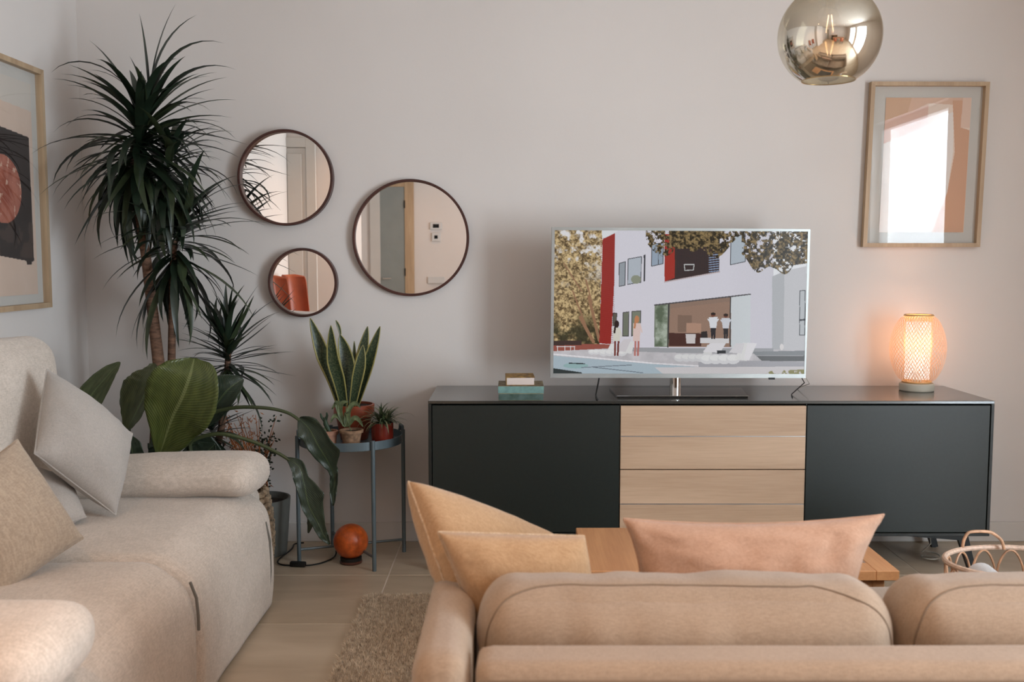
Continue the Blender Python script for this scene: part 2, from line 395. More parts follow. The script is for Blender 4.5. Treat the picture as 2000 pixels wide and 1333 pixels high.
M['leaf_dark2'] = mat('dracaena lighter leaf', (0.034, 0.048, 0.022), 0.4, var=0.2, vscale=12)
M['stem_green'] = mat('green petiole', (0.060, 0.075, 0.030), 0.45, var=0.15)
M['dry'] = mat('dry orange foliage', (0.33, 0.105, 0.030), 0.8, var=0.3, vscale=60)
M['tiny_leaf'] = mat('small dark leaves', (0.016, 0.024, 0.012), 0.5)
M['spider'] = mat('spider plant leaf', (0.060, 0.085, 0.035), 0.5, var=0.3, vscale=60)
M['sage'] = mat('sage leaf', (0.095, 0.12, 0.05), 0.55, var=0.25, vscale=50)
M['cactus'] = mat('cactus skin', (0.028, 0.055, 0.026), 0.6)
M['orange'] = mat('orange speckled glass', (0.52, 0.095, 0.016), 0.32, var=0.16, vscale=45, bump=0.25, bscale=220)
M['dark_wood'] = wood('dark turned wood', (0.045, 0.016, 0.010), (0.16, 0.05, 0.028), 'X', 5, 0.4)
M['cable'] = mat('black rubber', (0.006, 0.006, 0.006), 0.5)
M['cable_white'] = mat('clear white flex', (0.5, 0.48, 0.42), 0.35)
def bamboo_mat():
    m = mat('bamboo strip', (0.62, 0.36, 0.19), 0.55, var=0.08, vscale=30); nt = m.node_tree
    p = nt.nodes['Principled BSDF']; o = [n for n in nt.nodes if n.type == 'OUTPUT_MATERIAL'][0]
    t = nt.nodes.new('ShaderNodeBsdfTranslucent'); t.inputs[0].default_value = (0.95, 0.62, 0.34, 1); mx = nt.nodes.new('ShaderNodeMixShader'); mx.inputs[0].default_value = .22
    L(nt, p.outputs[0], mx.inputs[1]); L(nt, t.outputs[0], mx.inputs[2]); L(nt, mx.outputs[0], o.inputs[0]); return m
M['bamboo'] = bamboo_mat() or mat('bamboo strip', (0.62, 0.36, 0.17), 0.55, var=0.12, vscale=30)
M['bamboo_rim'] = mat('bamboo ring', (0.60, 0.36, 0.15), 0.5)
M['ceramic'] = mat('pale stone lamp base', (0.48, 0.45, 0.37), 0.55, var=0.03)
M['rattan'] = mat('rattan cane', (0.56, 0.32, 0.19), 0.5, var=0.15, vscale=40)
M['rattan_pale'] = mat('pale cane wrap', (0.66, 0.48, 0.37), 0.5, var=0.1, vscale=90, bump=0.6, bscale=300)
M['white_cloth'] = fabric('white cotton', (0.66, 0.65, 0.65), (0.55, 0.55, 0.56), 500)
M['cream_cloth'] = fabric('cream cotton', (0.62, 0.49, 0.36), (0.53, 0.41, 0.29), 500)
M['paper'] = mat('book pages', (0.70, 0.60, 0.55), 0.8, var=0.04, vscale=200, stretch=(0.05, 0.05, 1))
M['tan_leather'] = mat('cognac leather', (0.36, 0.085, 0.035), 0.42, var=0.1, bump=0.3, bscale=250)
M['brass'] = mat('brass', (0.55, 0.38, 0.18), 0.25, metal=1.0)
M['dark_display'] = mat('dark display', (0.01, 0.01, 0.01), 0.15)
M['table_wood'] = wood('dining oak', (0.28, 0.13, 0.06), (0.42, 0.22, 0.11), 'X', 2.5, 0.45)

def paddle_mat(name, dark, light, rib):
    m, nt, b = nt_new(name)
    uvn = nt.nodes.new('ShaderNodeUVMap'); uvn.uv_map = 'UVMap'
    sep = nt.nodes.new('ShaderNodeSeparateXYZ'); L(nt, uvn.outputs[0], sep.inputs[0])
    ab = nt.nodes.new('ShaderNodeMath'); ab.operation = 'ABSOLUTE'; L(nt, sep.outputs[0], ab.inputs[0])
    sk = nt.nodes.new('ShaderNodeMath'); sk.operation = 'MULTIPLY_ADD'; L(nt, ab.outputs[0], sk.inputs[0]); sk.inputs[1].default_value = -0.22; L(nt, sep.outputs[1], sk.inputs[2])
    sc_ = nt.nodes.new('ShaderNodeMath'); sc_.operation = 'MULTIPLY'; L(nt, sk.outputs[0], sc_.inputs[0]); sc_.inputs[1].default_value = 240
    sn = nt.nodes.new('ShaderNodeMath'); sn.operation = 'SINE'; L(nt, sc_.outputs[0], sn.inputs[0])
    n = nt.nodes.new('ShaderNodeTexNoise'); n.inputs['Scale'].default_value = 5; L(nt, uvn.outputs[0], n.inputs['Vector'])
    ad = nt.nodes.new('ShaderNodeMath'); ad.operation = 'MULTIPLY_ADD'; L(nt, sn.outputs[0], ad.inputs[0]); ad.inputs[1].default_value = 0.14; L(nt, n.outputs['Fac'], ad.inputs[2])
    r = nt.nodes.new('ShaderNodeValToRGB'); L(nt, ad.outputs[0], r.inputs[0]); r.color_ramp.elements[0].position = 0.3; r.color_ramp.elements[1].position = 0.75
    r.color_ramp.elements[0].color = (*dark, 1); r.color_ramp.elements[1].color = (*light, 1)
    lt = nt.nodes.new('ShaderNodeMath'); lt.operation = 'LESS_THAN'; L(nt, ab.outputs[0], lt.inputs[0]); lt.inputs[1].default_value = 0.045
    mx = nt.nodes.new('ShaderNodeMixRGB'); L(nt, lt.outputs[0], mx.inputs[0]); L(nt, r.outputs[0], mx.inputs[1]); mx.inputs[2].default_value = (*rib, 1)
    L(nt, mx.outputs[0], b.inputs['Base Color']); b.inputs['Roughness'].default_value = 0.33
    bp = nt.nodes.new('ShaderNodeBump'); bp.inputs['Strength'].default_value = 0.25; bp.inputs['Distance'].default_value = 0.002
    L(nt, sn.outputs[0], bp.inputs['Height']); L(nt, bp.outputs[0], b.inputs['Normal']); return m
M['paddle_light'] = paddle_mat('banana leaf bright', (0.050, 0.066, 0.014), (0.100, 0.122, 0.030), (0.17, 0.19, 0.07))  # lit copy of the leaf material, the light put into its colour
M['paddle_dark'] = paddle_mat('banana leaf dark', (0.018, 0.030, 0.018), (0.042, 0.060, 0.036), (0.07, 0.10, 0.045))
M['paddle_mid'] = paddle_mat('banana leaf mid', (0.045, 0.062, 0.024), (0.105, 0.128, 0.055), (0.11, 0.15, 0.06))  # lightened so the gloss highlight on the leaf sits in its colour
def snake_mat():
    m, nt, b = nt_new('variegated sword leaf')
    uvn = nt.nodes.new('ShaderNodeUVMap'); uvn.uv_map = 'UVMap'
    sep = nt.nodes.new('ShaderNodeSeparateXYZ'); L(nt, uvn.outputs[0], sep.inputs[0])
    ab = nt.nodes.new('ShaderNodeMath'); ab.operation = 'ABSOLUTE'; L(nt, sep.outputs[0], ab.inputs[0])
    mp = nt.nodes.new('ShaderNodeMapping'); mp.inputs['Scale'].default_value = (2, 26, 1); L(nt, uvn.outputs[0], mp.inputs[0])
    n = nt.nodes.new('ShaderNodeTexNoise'); n.inputs['Scale'].default_value = 1.6; n.inputs['Detail'].default_value = 3; L(nt, mp.outputs[0], n.inputs['Vector'])
    r = nt.nodes.new('ShaderNodeValToRGB'); L(nt, n.outputs['Fac'], r.inputs[0]); r.color_ramp.elements[0].position = 0.42; r.color_ramp.elements[1].position = 0.62
    r.color_ramp.elements[0].color = (0.018, 0.036, 0.018, 1); r.color_ramp.elements[1].color = (0.075, 0.095, 0.042, 1)
    gt = nt.nodes.new('ShaderNodeMath'); gt.operation = 'GREATER_THAN'; L(nt, ab.outputs[0], gt.inputs[0]); gt.inputs[1].default_value = 0.80
    mx = nt.nodes.new('ShaderNodeMixRGB'); L(nt, gt.outputs[0], mx.inputs[0]); L(nt, r.outputs[0], mx.inputs[1]); mx.inputs[2].default_value = (0.34, 0.30, 0.10, 1)
    L(nt, mx.outputs[0], b.inputs['Base Color']); b.inputs['Roughness'].default_value = 0.4; return m
M['snake'] = snake_mat()
def globe_mat():
    """ombre smoked glass: clear at the neck, silvered towards the mouth"""
    m = bpy.data.materials.new('ombre smoked glass'); m.use_nodes = True; nt = m.node_tree; nt.nodes.clear()
    tc = nt.nodes.new('ShaderNodeTexCoord'); sep = nt.nodes.new('ShaderNodeSeparateXYZ'); L(nt, tc.outputs['Object'], sep.inputs[0])
    mr = nt.nodes.new('ShaderNodeMapRange'); L(nt, sep.outputs['Z'], mr.inputs[0])
    mr.inputs[1].default_value = -0.01; mr.inputs[2].default_value = 0.08; mr.inputs[3].default_value = 0.80; mr.inputs[4].default_value = 0.30
    t = nt.nodes.new('ShaderNodeBsdfTransparent'); t.inputs[0].default_value = (0.72, 0.68, 0.58, 1)
    g = nt.nodes.new('ShaderNodeBsdfGlossy'); g.inputs['Roughness'].default_value = 0.0; g.inputs['Color'].default_value = (0.86, 0.82, 0.74, 1)
    mx = nt.nodes.new('ShaderNodeMixShader'); o = nt.nodes.new('ShaderNodeOutputMaterial')
    L(nt, mr.outputs[0], mx.inputs[0]); L(nt, t.outputs[0], mx.inputs[1]); L(nt, g.outputs[0], mx.inputs[2]); L(nt, mx.outputs[0], o.inputs[0]); return m
M['globe'] = globe_mat()

# ------------------------------------------------------------------ the room
fl = tag(MB().box(XL - .2, XR + .2, YN - .2, YF + .2, -0.12, -0.0015).build('floor', M['grout'], smooth=0), kind='structure')
xe = [XL, -1.55, -0.49, 0.57, 1.63, 2.69, XR]
ye = [YN]; y = 3.868 - 0.53 * 13
while y < YF - 0.02:
    if y > YN + 0.05: ye.append(y)
    y += 0.53
ye.append(YF)
tile_mesh = {}
for i in range(len(xe) - 1):
    for j in range(len(ye) - 1):
        sx, sy = round(xe[i + 1] - xe[i], 3), round(ye[j + 1] - ye[j], 3)
        if (sx, sy) not in tile_mesh:
            o = MB().box(-sx / 2 + .0022, sx / 2 - .0022, -sy / 2 + .0022, sy / 2 - .0022, -0.008, 0.0, 0.0008).build('tile', M['tile'], smooth=0)
            tile_mesh[(sx, sy)] = o.data
        else:
            o = bpy.data.objects.new('tile', tile_mesh[(sx, sy)]); C.objects.link(o)
        o.parent = fl; o.location = ((xe[i] + xe[i + 1]) / 2, (ye[j] + ye[j + 1]) / 2, 0)
wf = tag(MB().box(XL - .15, XR + .15, YF, YF + .15, -0.05, ZC + .1).build('wall_far', M['paint'], smooth=0), kind='structure')
wl = tag(MB().box(XL - .15, XL, YN - .15, YF, -0.05, ZC + .1).build('wall_left', M['paint'], smooth=0), kind='structure')
wn = tag(MB().box(XL, XR + .15, YN - .15, YN, -0.05, ZC + .1).build('wall_near', M['paint'], smooth=0), kind='structure')
r_ = MB(); ys = [YN] + [v for q in sorted(WIN) for v in q[:2]] + [YF]
for a in range(0, len(ys), 2): r_.box(XR, XR + .22, ys[a], ys[a + 1], -0.05, ZC + .1)
for (y0, y1, z0, z1) in WIN: r_.box(XR, XR + .22, y0, y1, -0.05, z0); r_.box(XR, XR + .22, y0, y1, z1, ZC + .1)
tag(r_.build('wall_right', M['paint'], smooth=0), kind='structure')
tag(MB().box(XL - .15, XR + .22, YN - .15, YF + .15, ZC, ZC + .12).build('ceiling', M['ceil'], smooth=0), kind='structure')
tag(MB().box(XL, XR, YF - .014, YF, 0, 0.088, 0.003).build('baseboard_far', M['skirt'], smooth=0), kind='structure')
tag(MB().box(XL, XL + .014, 1.35, YF - .014, 0, 0.088, 0.003).build('baseboard_left', M['skirt'], smooth=0), kind='structure')
tag(MB().box(-1.1, XR, YN, YN + .014, 0, 0.088, 0.003).build('baseboard_near', M['skirt'], smooth=0), kind='structure')
tag(MB().box(XR - .014, XR, 1.87, YF - .014, 0, 0.088, 0.003).build('baseboard_right', M['skirt'], smooth=0), kind='structure')
for k, (y0, y1, z0, z1) in enumerate(WIN):
    fr = MB(); x0, x1 = XR + .06, XR + .12; ym = (y0 + y1) / 2
    for (a, b_, c_, d_) in ((y0, y0 + .05, z0, z1), (y1 - .05, y1, z0, z1), (y0, y1, z0, z0 + .05), (y0, y1, z1 - .05, z1)) + (((ym - .03, ym + .03, z0, z1),) if k else ()): fr.box(x0, x1, a, b_, c_, d_, 0.004)
    fo = tag(fr.build('window_%d' % (k + 1), M['pvc'], smooth=0), kind='structure')
    for (a, b_) in (((y0 + .05, ym - .03), (ym + .03, y1 - .05)) if k else ((y0 + .05, y1 - .05),)): MB().box(x0 + .025, x0 + .031, a, b_, z0 + .05, z1 - .05).build('pane', M['window_glass'], fo, smooth=0)
# built-in closet beside the left wall, its door facing the far wall (seen in the two left mirrors)
tag(MB().box(XL, -1.44, -0.9, 0.34, 0, ZC, .002).build('wall_closet', M['paint'], smooth=0), kind='structure')
dd = tag(MB().box(-1.70, -1.62, 0.34, 0.362, 0, 2.25, .003).box(XL, -1.70, 0.34, 0.362, 2.17, 2.25, .003).build('door_1', M['white_paint'], smooth=0), kind='structure')
MB().box(XL, -1.703, 0.34, 0.352, 0.005, 2.165, .002).build('door_leaf', M['white_paint'], dd, smooth=0)
MB().box(XL + .004, -1.735, 0.352, 0.360, 0.12, 2.12, .004).build('door_panel', M['white_paint'], dd, smooth=0)
# door in the near wall (seen in the right mirror)
d2 = tag(MB().box(-1.27, -1.16, YN, YN + .03, 0, 2.2, .003).box(-1.56, -1.27, YN, YN + .03, 2.1, 2.2, .003).build('door_2', M['oak_frame'], smooth=0), kind='structure')
MB().box(-1.56, -1.27, YN, YN + .02, 0.005, 2.1, .002).build('door_leaf', M['grey_door'], d2, smooth=0)
MB().box(-1.68, -1.56, YN, YN + .035, 0, 2.3, .003).build('casing', M['white_paint'], d2, smooth=0)
for z in (0.3, 1.05, 1.85): MB().box(-1.275, -1.262, YN + .03, YN + .038, z, z + .09, .001).build('hinge', M['black_metal'], d2, smooth=0)
MB().tube([(-1.53, YN + .02, 1.02), (-1.53, YN + .06, 1.02), (-1.43, YN + .06, 1.02)], 0.009).build('door_handle', M['alu'], d2)
def wallbox(name, lab, cat, x, z, wx, hz, disp):
    t = thing(name, lab, cat, (x, YN, z)); MB().box(x - wx / 2, x + wx / 2, YN, YN + .025, z - hz / 2, z + hz / 2, .004).build('housing', M['pvc'], t, smooth=0)
    if disp: MB().box(x - wx * disp, x + wx * disp, YN + .025, YN + .027, z - hz * disp, z + hz * disp).build('display', M['dark_display'], t, smooth=0)
wallbox('thermostat', 'white wall thermostat with dark display reflected in the right round mirror', 'thermostat', -0.90, 1.64, .14, .085, .26)
wallbox('alarm_keypad', 'small white keypad just below the thermostat in the right mirror', 'keypad', -0.90, 1.51, .10, .10, .2)
wallbox('switch_plate', 'wide blank white switch plate low in the right mirror reflection', 'switch', -0.90, 1.00, .20, .08, 0)
# warm ceiling downlights behind the camera
spots = [(x, y) for y in (-2.4, -0.9, 0.7) for x in (-0.9, 0.4, 1.7)]
for (x, y) in spots:
    s = thing('ceiling_spotlight', 'recessed ceiling downlight mirrored in the glass pendant, %s row, %s' % ({-2.4: 'rear', -0.9: 'middle', 0.7: 'front'}[y], {-.9: 'left one', .4: 'centre one', 1.7: 'right one'}[x]), 'downlight', (x, y, ZC), 'ceiling downlights')
    MB().lathe([(0.055, 0), (0.055, -.008), (0.040, -.010), (0.038, 0)], (x, y, ZC), 20).build('trim_ring', M['pvc'], s)
    MB().lathe([(0, -.003), (0.038, -.003)], (x, y, ZC), 20).build('lamp_disc', emit('spot glow', (1.0, .72, .45), 14), s)
    l = bpy.data.lights.new('downlight', 'AREA'); l.shape = 'DISK'; l.size = 0.10; l.energy = {0.7: 8.0, -0.9: 4.0, -2.4: 2.5}[y]; l.color = (1.0, 0.50, 0.20); l.spread = math.radians(120)
    lo = bpy.data.objects.new('downlight', l); C.objects.link(lo); lo.location = (x, y, ZC - .014)

# ------------------------------------------------------------------ sofa along the left wall
def rotM(rx=0, ry=0, rz=0): return (Matrix.Rotation(rz, 4, 'Z') @ Matrix.Rotation(ry, 4, 'Y') @ Matrix.Rotation(rx, 4, 'X'))
sofa = thing('sofa', 'greige two-seat sofa against the left wall, seats reaching the floor', 'sofa', (-1.35, 2.65, 0))
def waterfall(pos, p):
    # the front (x+) bulges forward at two thirds height and tucks in at the floor
    if p[0] > 0: pos.x += 0.035 * p[0] * (1 - p[2] ** 2)
    pos.z = max(pos.z, 0.012 - 0.170)
    return pos
for (y0, y1, sd) in ((2.655, 3.53, 1.0), (1.86, 2.651, 5.0)):
    o = soft((-1.335, (y0 + y1) / 2, 0.170), (0.89, y1 - y0, 0.54), (0.11, 0.035, 0.11), (0, 0, 0.016), 30, 0.004, 5, seed=sd, fn=waterfall).build('seat_cushion', M['fab_left'], sofa, smooth=180)
MB().box(-1.80, -0.98, 1.90, 3.50, 0.0, 0.05).build('plinth', M['sole'], sofa, smooth=0)
soft((-1.775, 2.65, 0.40), (0.13, 1.82, 0.72), (0.04, 0.04, 0.05), cuts=16).build('back_frame', M['fab_left'], sofa, smooth=180)
for (y0, y1, sd) in ((2.68, 3.40, 2.0), (1.95, 2.67, 7.0)):
    o = soft((-1.655, (y0 + y1) / 2, 0.70), (0.25, y1 - y0, 0.58), (0.075, 0.06, 0.09), (0.03, 0.0, 0.012), 26, 0.006, 5, M=rotM(0, -0.09, 0), seed=sd)
    o.build('back_cushion', M['fab_left'], sofa, smooth=180)
def bolster(pos, p):
    pos.z += 0.012 * math.sin(p[0] * 2.2); return pos
for (y0, y1, sd) in ((3.27, 3.56, 3.0), (1.66, 1.945, 9.0)):
    soft((-1.325 + (0 if y0 > 3 else .055), (y0 + y1) / 2, 0.498 + (0 if y0 > 3 else .022)), (0.93, y1 - y0, 0.135), (0.07, 0.11, 0.062), (0.0, 0.0, 0.006), 26, 0.005, 6, seed=sd, fn=bolster).build('arm_cushion', M['fab_left'], sofa, smooth=180)
    yy = 3.545 if y0 > 3 else 1.80
    soft((-1.36, yy, 0.226), (0.88, 0.10 if y0 > 3 else 0.2, 0.428), (0.06, 0.03, 0.05), cuts=14).build('side_panel', M['fab_left'], sofa, smooth=180)
# seams and zip tapes
MB().tube([(-0.878, 2.652, 0.375), (-0.862, 2.652, 0.33), (-0.858, 2.652, 0.28), (-0.858, 2.652, 0.24)], 0.0045, 6).build('zipper', M['zip'], sofa)
MB().tube([(-0.868, 3.44, 0.33), (-0.856, 3.45, 0.26), (-0.856, 3.45, 0.15), (-0.866, 3.45, 0.05)], 0.0045, 6).build('zipper', M['zip'], sofa)

def cushion(name, lab, corners, T, material, edge=None, **k):
    cs = [Vector(c) for c in corners]; base = sum(cs, Vector()) / 4; base.z = min(c.z for c in cs)
    t = thing(name, lab, 'cushion', base); mb, rim = pillow(corners, T, **k)
    fixn(mb.build('cover', material, t, smooth=180))
    MB().tube(rim, 0.0028, 6, closed=True).build('piping', edge or material, t)
    return t
cushion('throw_cushion', 'smooth cool grey cushion leaning on the far arm of the left sofa',
        [at(92, 722, 3.10), at(258, 848, 3.16), at(226, 1006, 3.02), at(68, 886, 2.88)], 0.19, M['fab_grey'], seed=1.0, amp=0.008, pinch=0.0, power=.5)
cushion('throw_cushion', 'pale grey cushion lying mostly hidden between the two upright ones on the left sofa',
        [at(20, 905, 3.02), at(135, 940, 3.10), at(168, 1010, 2.95), at(60, 1050, 2.80)], 0.11, M['fab_grey'], seed=3.0, amp=0.005)
cushion('throw_cushion', 'oatmeal woven square cushion nearest the camera on the left sofa',
        [at(34, 860, 2.62), at(162, 1052, 2.60), at(-5, 1172, 2.38), at(-150, 985, 2.36)], 0.13, M['fab_oat'], seed=5.0, amp=0.005, pinch=0.03)

# ------------------------------------------------------------------ sofa in the foreground, seen from behind
fs = thing('sofa', 'warm beige sofa seen from behind in the foreground, facing the television', 'sofa', (0.64, 2.05, 0))
soft((0.70, 1.635, 0.331), (1.52, 0.10, 0.518), (0.02, 0.022, 0.024), (0, 0, 0), 22, 0.002, 5).build('back_frame', M['fab_front'], fs, smooth=180)
for (x0, x1) in ((-0.168, -0.072), (1.45, 1.545)):
    def arm(pos, p): pos.z += 0.008 * (1 - p[1]) ; return pos
    soft(((x0 + x1) / 2, 2.03, 0.325), (x1 - x0, 0.90, 0.525), (0.040, 0.035, 0.040), (0, 0, 0.0), 24, 0.003, 6, fn=arm).build('armrest', M['fab_front'], fs, smooth=180)
soft((0.69, 2.08, 0.19), (1.50, 0.78, 0.22), (0.02, 0.03, 0.03), cuts=14).build('seat_base', M['fab_front'], fs, smooth=180)
for (x0, x1) in ((-0.068, 0.688), (0.690, 1.446)):
    soft(((x0 + x1) / 2, 2.14, 0.36), (x1 - x0, 0.66, 0.15), (0.04, 0.05, 0.05), (0, 0, .02), 16, 0.003).build('seat_cushion', M['fab_front'], fs, smooth=180)
for (cx, sd) in ((0.3205, 1.3), (1.101, 4.2)):
    def bk(pos, p, sd=sd):
        # gathered wrinkles running up from the seam
        wv = noise.noise(Vector((pos.x * 16 + sd * 3, 0.3, pos.z * 2))); pos.y += 0.0075 * wv * (1 - abs(p[0]) ** 4); pos.z += 0.003 * wv
        if p[1] < 0: pos.y += 0.0035 * noise.noise(Vector((pos.x * 42 + sd, 1.7, pos.z * 5))) * math.exp(-((pos.z - .09) / .06) ** 2)
        if p[2] < 0: pos.y += 0.10 * abs(p[2]) ** 1.7 * max(0, -p[1])
        return pos
    bc = soft((cx, 1.838, 0.508), (0.776, 0.21, 0.285), (0.075, 0.085, 0.090), (0.0, 0.030, 0.006), 44, 0.004, 5, M=rotM(-0.10, 0, 0), seed=sd, fn=bk)
    o = bc.build('back_cushion', M['fab_front'], fs, smooth=180)
    # seam piping laid on the rear face of the cushion, along its upper edge and down both corners
    tree = BVHTree.FromPolygons([tuple(v) for v in bc.v], bc.f); pts = []
    path = [(-.372, .46), (-.368, .56), (-.352, .61), (-.325, .636), (-.28, .648)] + [(x_, .652 - .004 * (x_ + .25)) for x_ in np.linspace(-.22, .24, 14)] + [(.29, .640), (.335, .622), (.362, .59), (.374, .54), (.376, .46)]
    for q in smoothpts([Vector((a, 0, b_)) for a, b_ in path], 90):
        h = tree.ray_cast(Vector((cx + q.x, 1.0, q.z)), Vector((0, 1, 0)))
        if h[0] is not None: pts.append(h[0] + Vector((0, -.0005, 0)))
    if len(pts) > 4: MB().tube(pts, 0.0019, 6).build('piping', M['seam'], o)
for (x, y) in ((-0.10, 1.66), (1.45, 1.66), (-0.10, 2.40), (1.45, 2.40)):
    MB().tube([(x, y, 0.011), (x, y, 0.09)], 0.018, 12).build('leg', M['dark_wood'], fs)
MB().tube([(-0.055, 1.5845, 0.562), (0.3, 1.583, 0.562), (0.9, 1.583, 0.562), (1.44, 1.5845, 0.562)], 0.0018, 6).build('seam', M['seam'], fs)

cushion('throw_cushion', 'camel cushion tilted up high in the left corner of the foreground sofa',
        [at(798, 942, 2.10), at(1085, 1052, 2.30), at(1030, 1230, 2.15), at(880, 1170, 1.98)], 0.15, M['fab_mustard'], M['fab_mustard_edge'], seed=2.0, amp=0.006, pinch=0.0, power=0.30)
cushion('throw_cushion', 'camel cushion with pale edge wedged behind the left back cushion of the foreground sofa',
        [at(856, 1040, 1.955), at(1140, 1048, 2.02), at(1165, 1210, 2.02), at(935, 1230, 1.95)], 0.13, M['fab_mustard'], M['fab_mustard_edge'], seed=8.0, amp=0.005, pinch=0.0, power=0.30)
cushion('throw_cushion', 'peach pink cushion with pointed corners propped in the middle of the foreground sofa',
        [at(1218, 1014, 2.04), at(1726, 1006, 2.06), at(1668, 1268, 2.0), at(1235, 1268, 1.99)], 0.13, M['fab_peach'], seed=4.0, amp=0.016, fs=16, pinch=0.11)

# ------------------------------------------------------------------ rug
rx0, rx1, ry0, ry1 = -0.535, 1.75, 1.35, 3.585
rug = thing('rug', 'beige shaggy rug lying under the foreground sofa and coffee table', 'rug', ((rx0 + rx1) / 2, (ry0 + ry1) / 2, 0))
MB().box(rx0, rx1, ry0, ry1, 0.0, 0.010, 0.003).build('backing', mat('rug backing', (0.30, 0.21, 0.13), 0.95), rug, smooth=0)
def pile(N, x0, x1, y0, y1, hh, wdt, seed):
    rs = np.random.RandomState(seed)
    bx = rs.uniform(x0, x1, N); by = rs.uniform(y0, y1, N); a = rs.uniform(0, 2 * PI, N); ln = rs.uniform(0.6, 1.1, N) * hh
    tx = rs.normal(0, 0.45, N) * hh; ty = rs.normal(0, 0.45, N) * hh; dx = np.cos(a) * wdt; dy = np.sin(a) * wdt
    V = np.zeros((N, 3, 3)); V[:, 0] = np.stack([bx - dx, by - dy, np.full(N, .008)], 1); V[:, 1] = np.stack([bx + dx, by + dy, np.full(N, .008)], 1)
    V[:, 2] = np.stack([bx + tx, by + ty, ln + .008], 1); return V.reshape(-1, 3)
V = np.concatenate([pile(90000, rx0, 0.0, 2.55, ry1, 0.020, 0.0022, 1), pile(90000, 0.0, rx1, 2.2, ry1, 0.020, 0.0035, 2), pile(50000, rx0, rx1, ry0, 2.55, 0.020, 0.0045, 3)])
V -= np.array(rug.location)
me = bpy.data.meshes.new('pile'); n3 = len(V); me.vertices.add(n3); me.vertices.foreach_set('co', V.astype(np.float32).ravel())
me.loops.add(n3); me.loops.foreach_set('vertex_index', np.arange(n3, dtype=np.int32)); me.polygons.add(n3 // 3)
me.polygons.foreach_set('loop_start', np.arange(0, n3, 3, dtype=np.int32)); me.update(calc_edges=True)
me.materials.append(mat('wool pile', (0.66, 0.50, 0.34), 0.95, var=0.2, vscale=60, var2=(0.84, 0.72, 0.56), sheen=0.3))
o = bpy.data.objects.new('pile', me); C.objects.link(o); o.parent = rug; o['kind'] = 'stuff'

# ------------------------------------------------------------------ coffee table
ct = thing('coffee_table', 'oak coffee table with smoked glass inset between sofa and sideboard', 'table', (0.63, 2.88, 0.02))
zt = 0.402; tx0, tx1, ty0, ty1 = 0.203, 1.062, 2.665, 3.105
MB().box(tx0, 0.512, ty0, ty1, zt - .028, zt, .002).build('left_panel', M['oak_table'], ct, smooth=0)
MB().box(0.998, tx1, ty0, ty1, zt - .028, zt, .002).build('right_panel', M['oak_table'], ct, smooth=0)
MB().box(0.512, 0.998, ty0, 2.74, zt - .028, zt, .002).build('front_panel', M['oak_table'], ct, smooth=0)
MB().box(0.512, 0.998, 2.74, ty1, zt - .020, zt - .0015, .001).build('glass_inset', M['smoke_glass'], ct, smooth=0)
MB().box(0.178, 0.225, 2.70, 3.06, 0.10, zt - .030, .002).build('side_board', M['oak_table'], ct, smooth=0)
MB().box(1.0, 1.035, 2.70, 3.06, 0.10, zt - .030, .002).build('side_board', M['oak_table'], ct, smooth=0)
MB().box(0.225, 1.0, 2.70, 2.72, 0.10, zt - .032, .002).box(0.225, 1.0, 3.03, 3.05, 0.10, zt - .032, .002).box(0.225, 1.0, 2.72, 3.03, 0.10, 0.12, .002).build('drawer_box', M['oak_table'], ct, smooth=0)
for (x, y) in ((0.21, 2.72), (1.01, 2.72), (0.21, 3.03), (1.01, 3.03)): MB().box(x - .018, x + .018, y - .018, y + .018, 0.022, 0.10, .002).build('leg', M['black_metal'], ct, smooth=0)

# ------------------------------------------------------------------ sideboard
SY = 3.86; sx0, sx1, sz0, sz1 = -0.328, 1.888, 0.160, 0.700; SB = 4.33
sb = thing('sideboard', 'long low anthracite sideboard with oak drawers under the television', 'sideboard', ((sx0 + sx1) / 2, 4.1, 0))
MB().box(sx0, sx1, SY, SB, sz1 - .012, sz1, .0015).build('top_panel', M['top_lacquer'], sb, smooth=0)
for (a, b_) in ((sx0, sx0 + .012), (sx1 - .012, sx1)): MB().box(a, b_, SY, SB, sz0 + .012, sz1 - .012, .001).build('side_panel', M['black_lacquer'], sb, smooth=0)
MB().box(sx0, sx1, SY, SB, sz0, sz0 + .012, .001).build('bottom_panel', M['black_lacquer'], sb, smooth=0)
MB().box(sx0 + .012, sx1 - .012, SB - .012, SB, sz0 + .012, sz1 - .012).build('back_panel', M['black_lacquer'], sb, smooth=0)
dxa, dxb = at(1211, 900, SY).x, at(1573, 900, SY).x
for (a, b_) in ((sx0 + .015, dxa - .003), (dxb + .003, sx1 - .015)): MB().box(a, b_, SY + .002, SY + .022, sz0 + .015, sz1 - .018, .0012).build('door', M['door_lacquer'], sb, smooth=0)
for a in (dxa - .002, dxb): MB().box(a, a + .002, SY + .006, SY + .30, sz0 + .012, sz1 - .012).build('divider', M['black_lacquer'], sb, smooth=0)
zz = [sz1 - .018, at(1400, 853.5, SY).z, at(1400, 918, SY).z, at(1400, 986, SY).z, sz0 + .015]
for k in range(4):
    top, bot = zz[k], zz[k + 1]
    g = .0018 if k in (0, 2) else .0018
    dr = MB().box(dxa + .001, dxb - .001, SY + .002, SY + .022, bot + (0.0025 if k in (0, 2) else 0.002), top - (0.002 if k in (0, 2) else 0.0015), .001).build('drawer', M['oak'], sb, smooth=0)
    if k in (0, 2): MB().box(dxa + .001, dxb - .001, SY + .0035, SY + .02, bot - .0012, bot + .0025).build('finger_strip', M['alu'], dr, smooth=0)
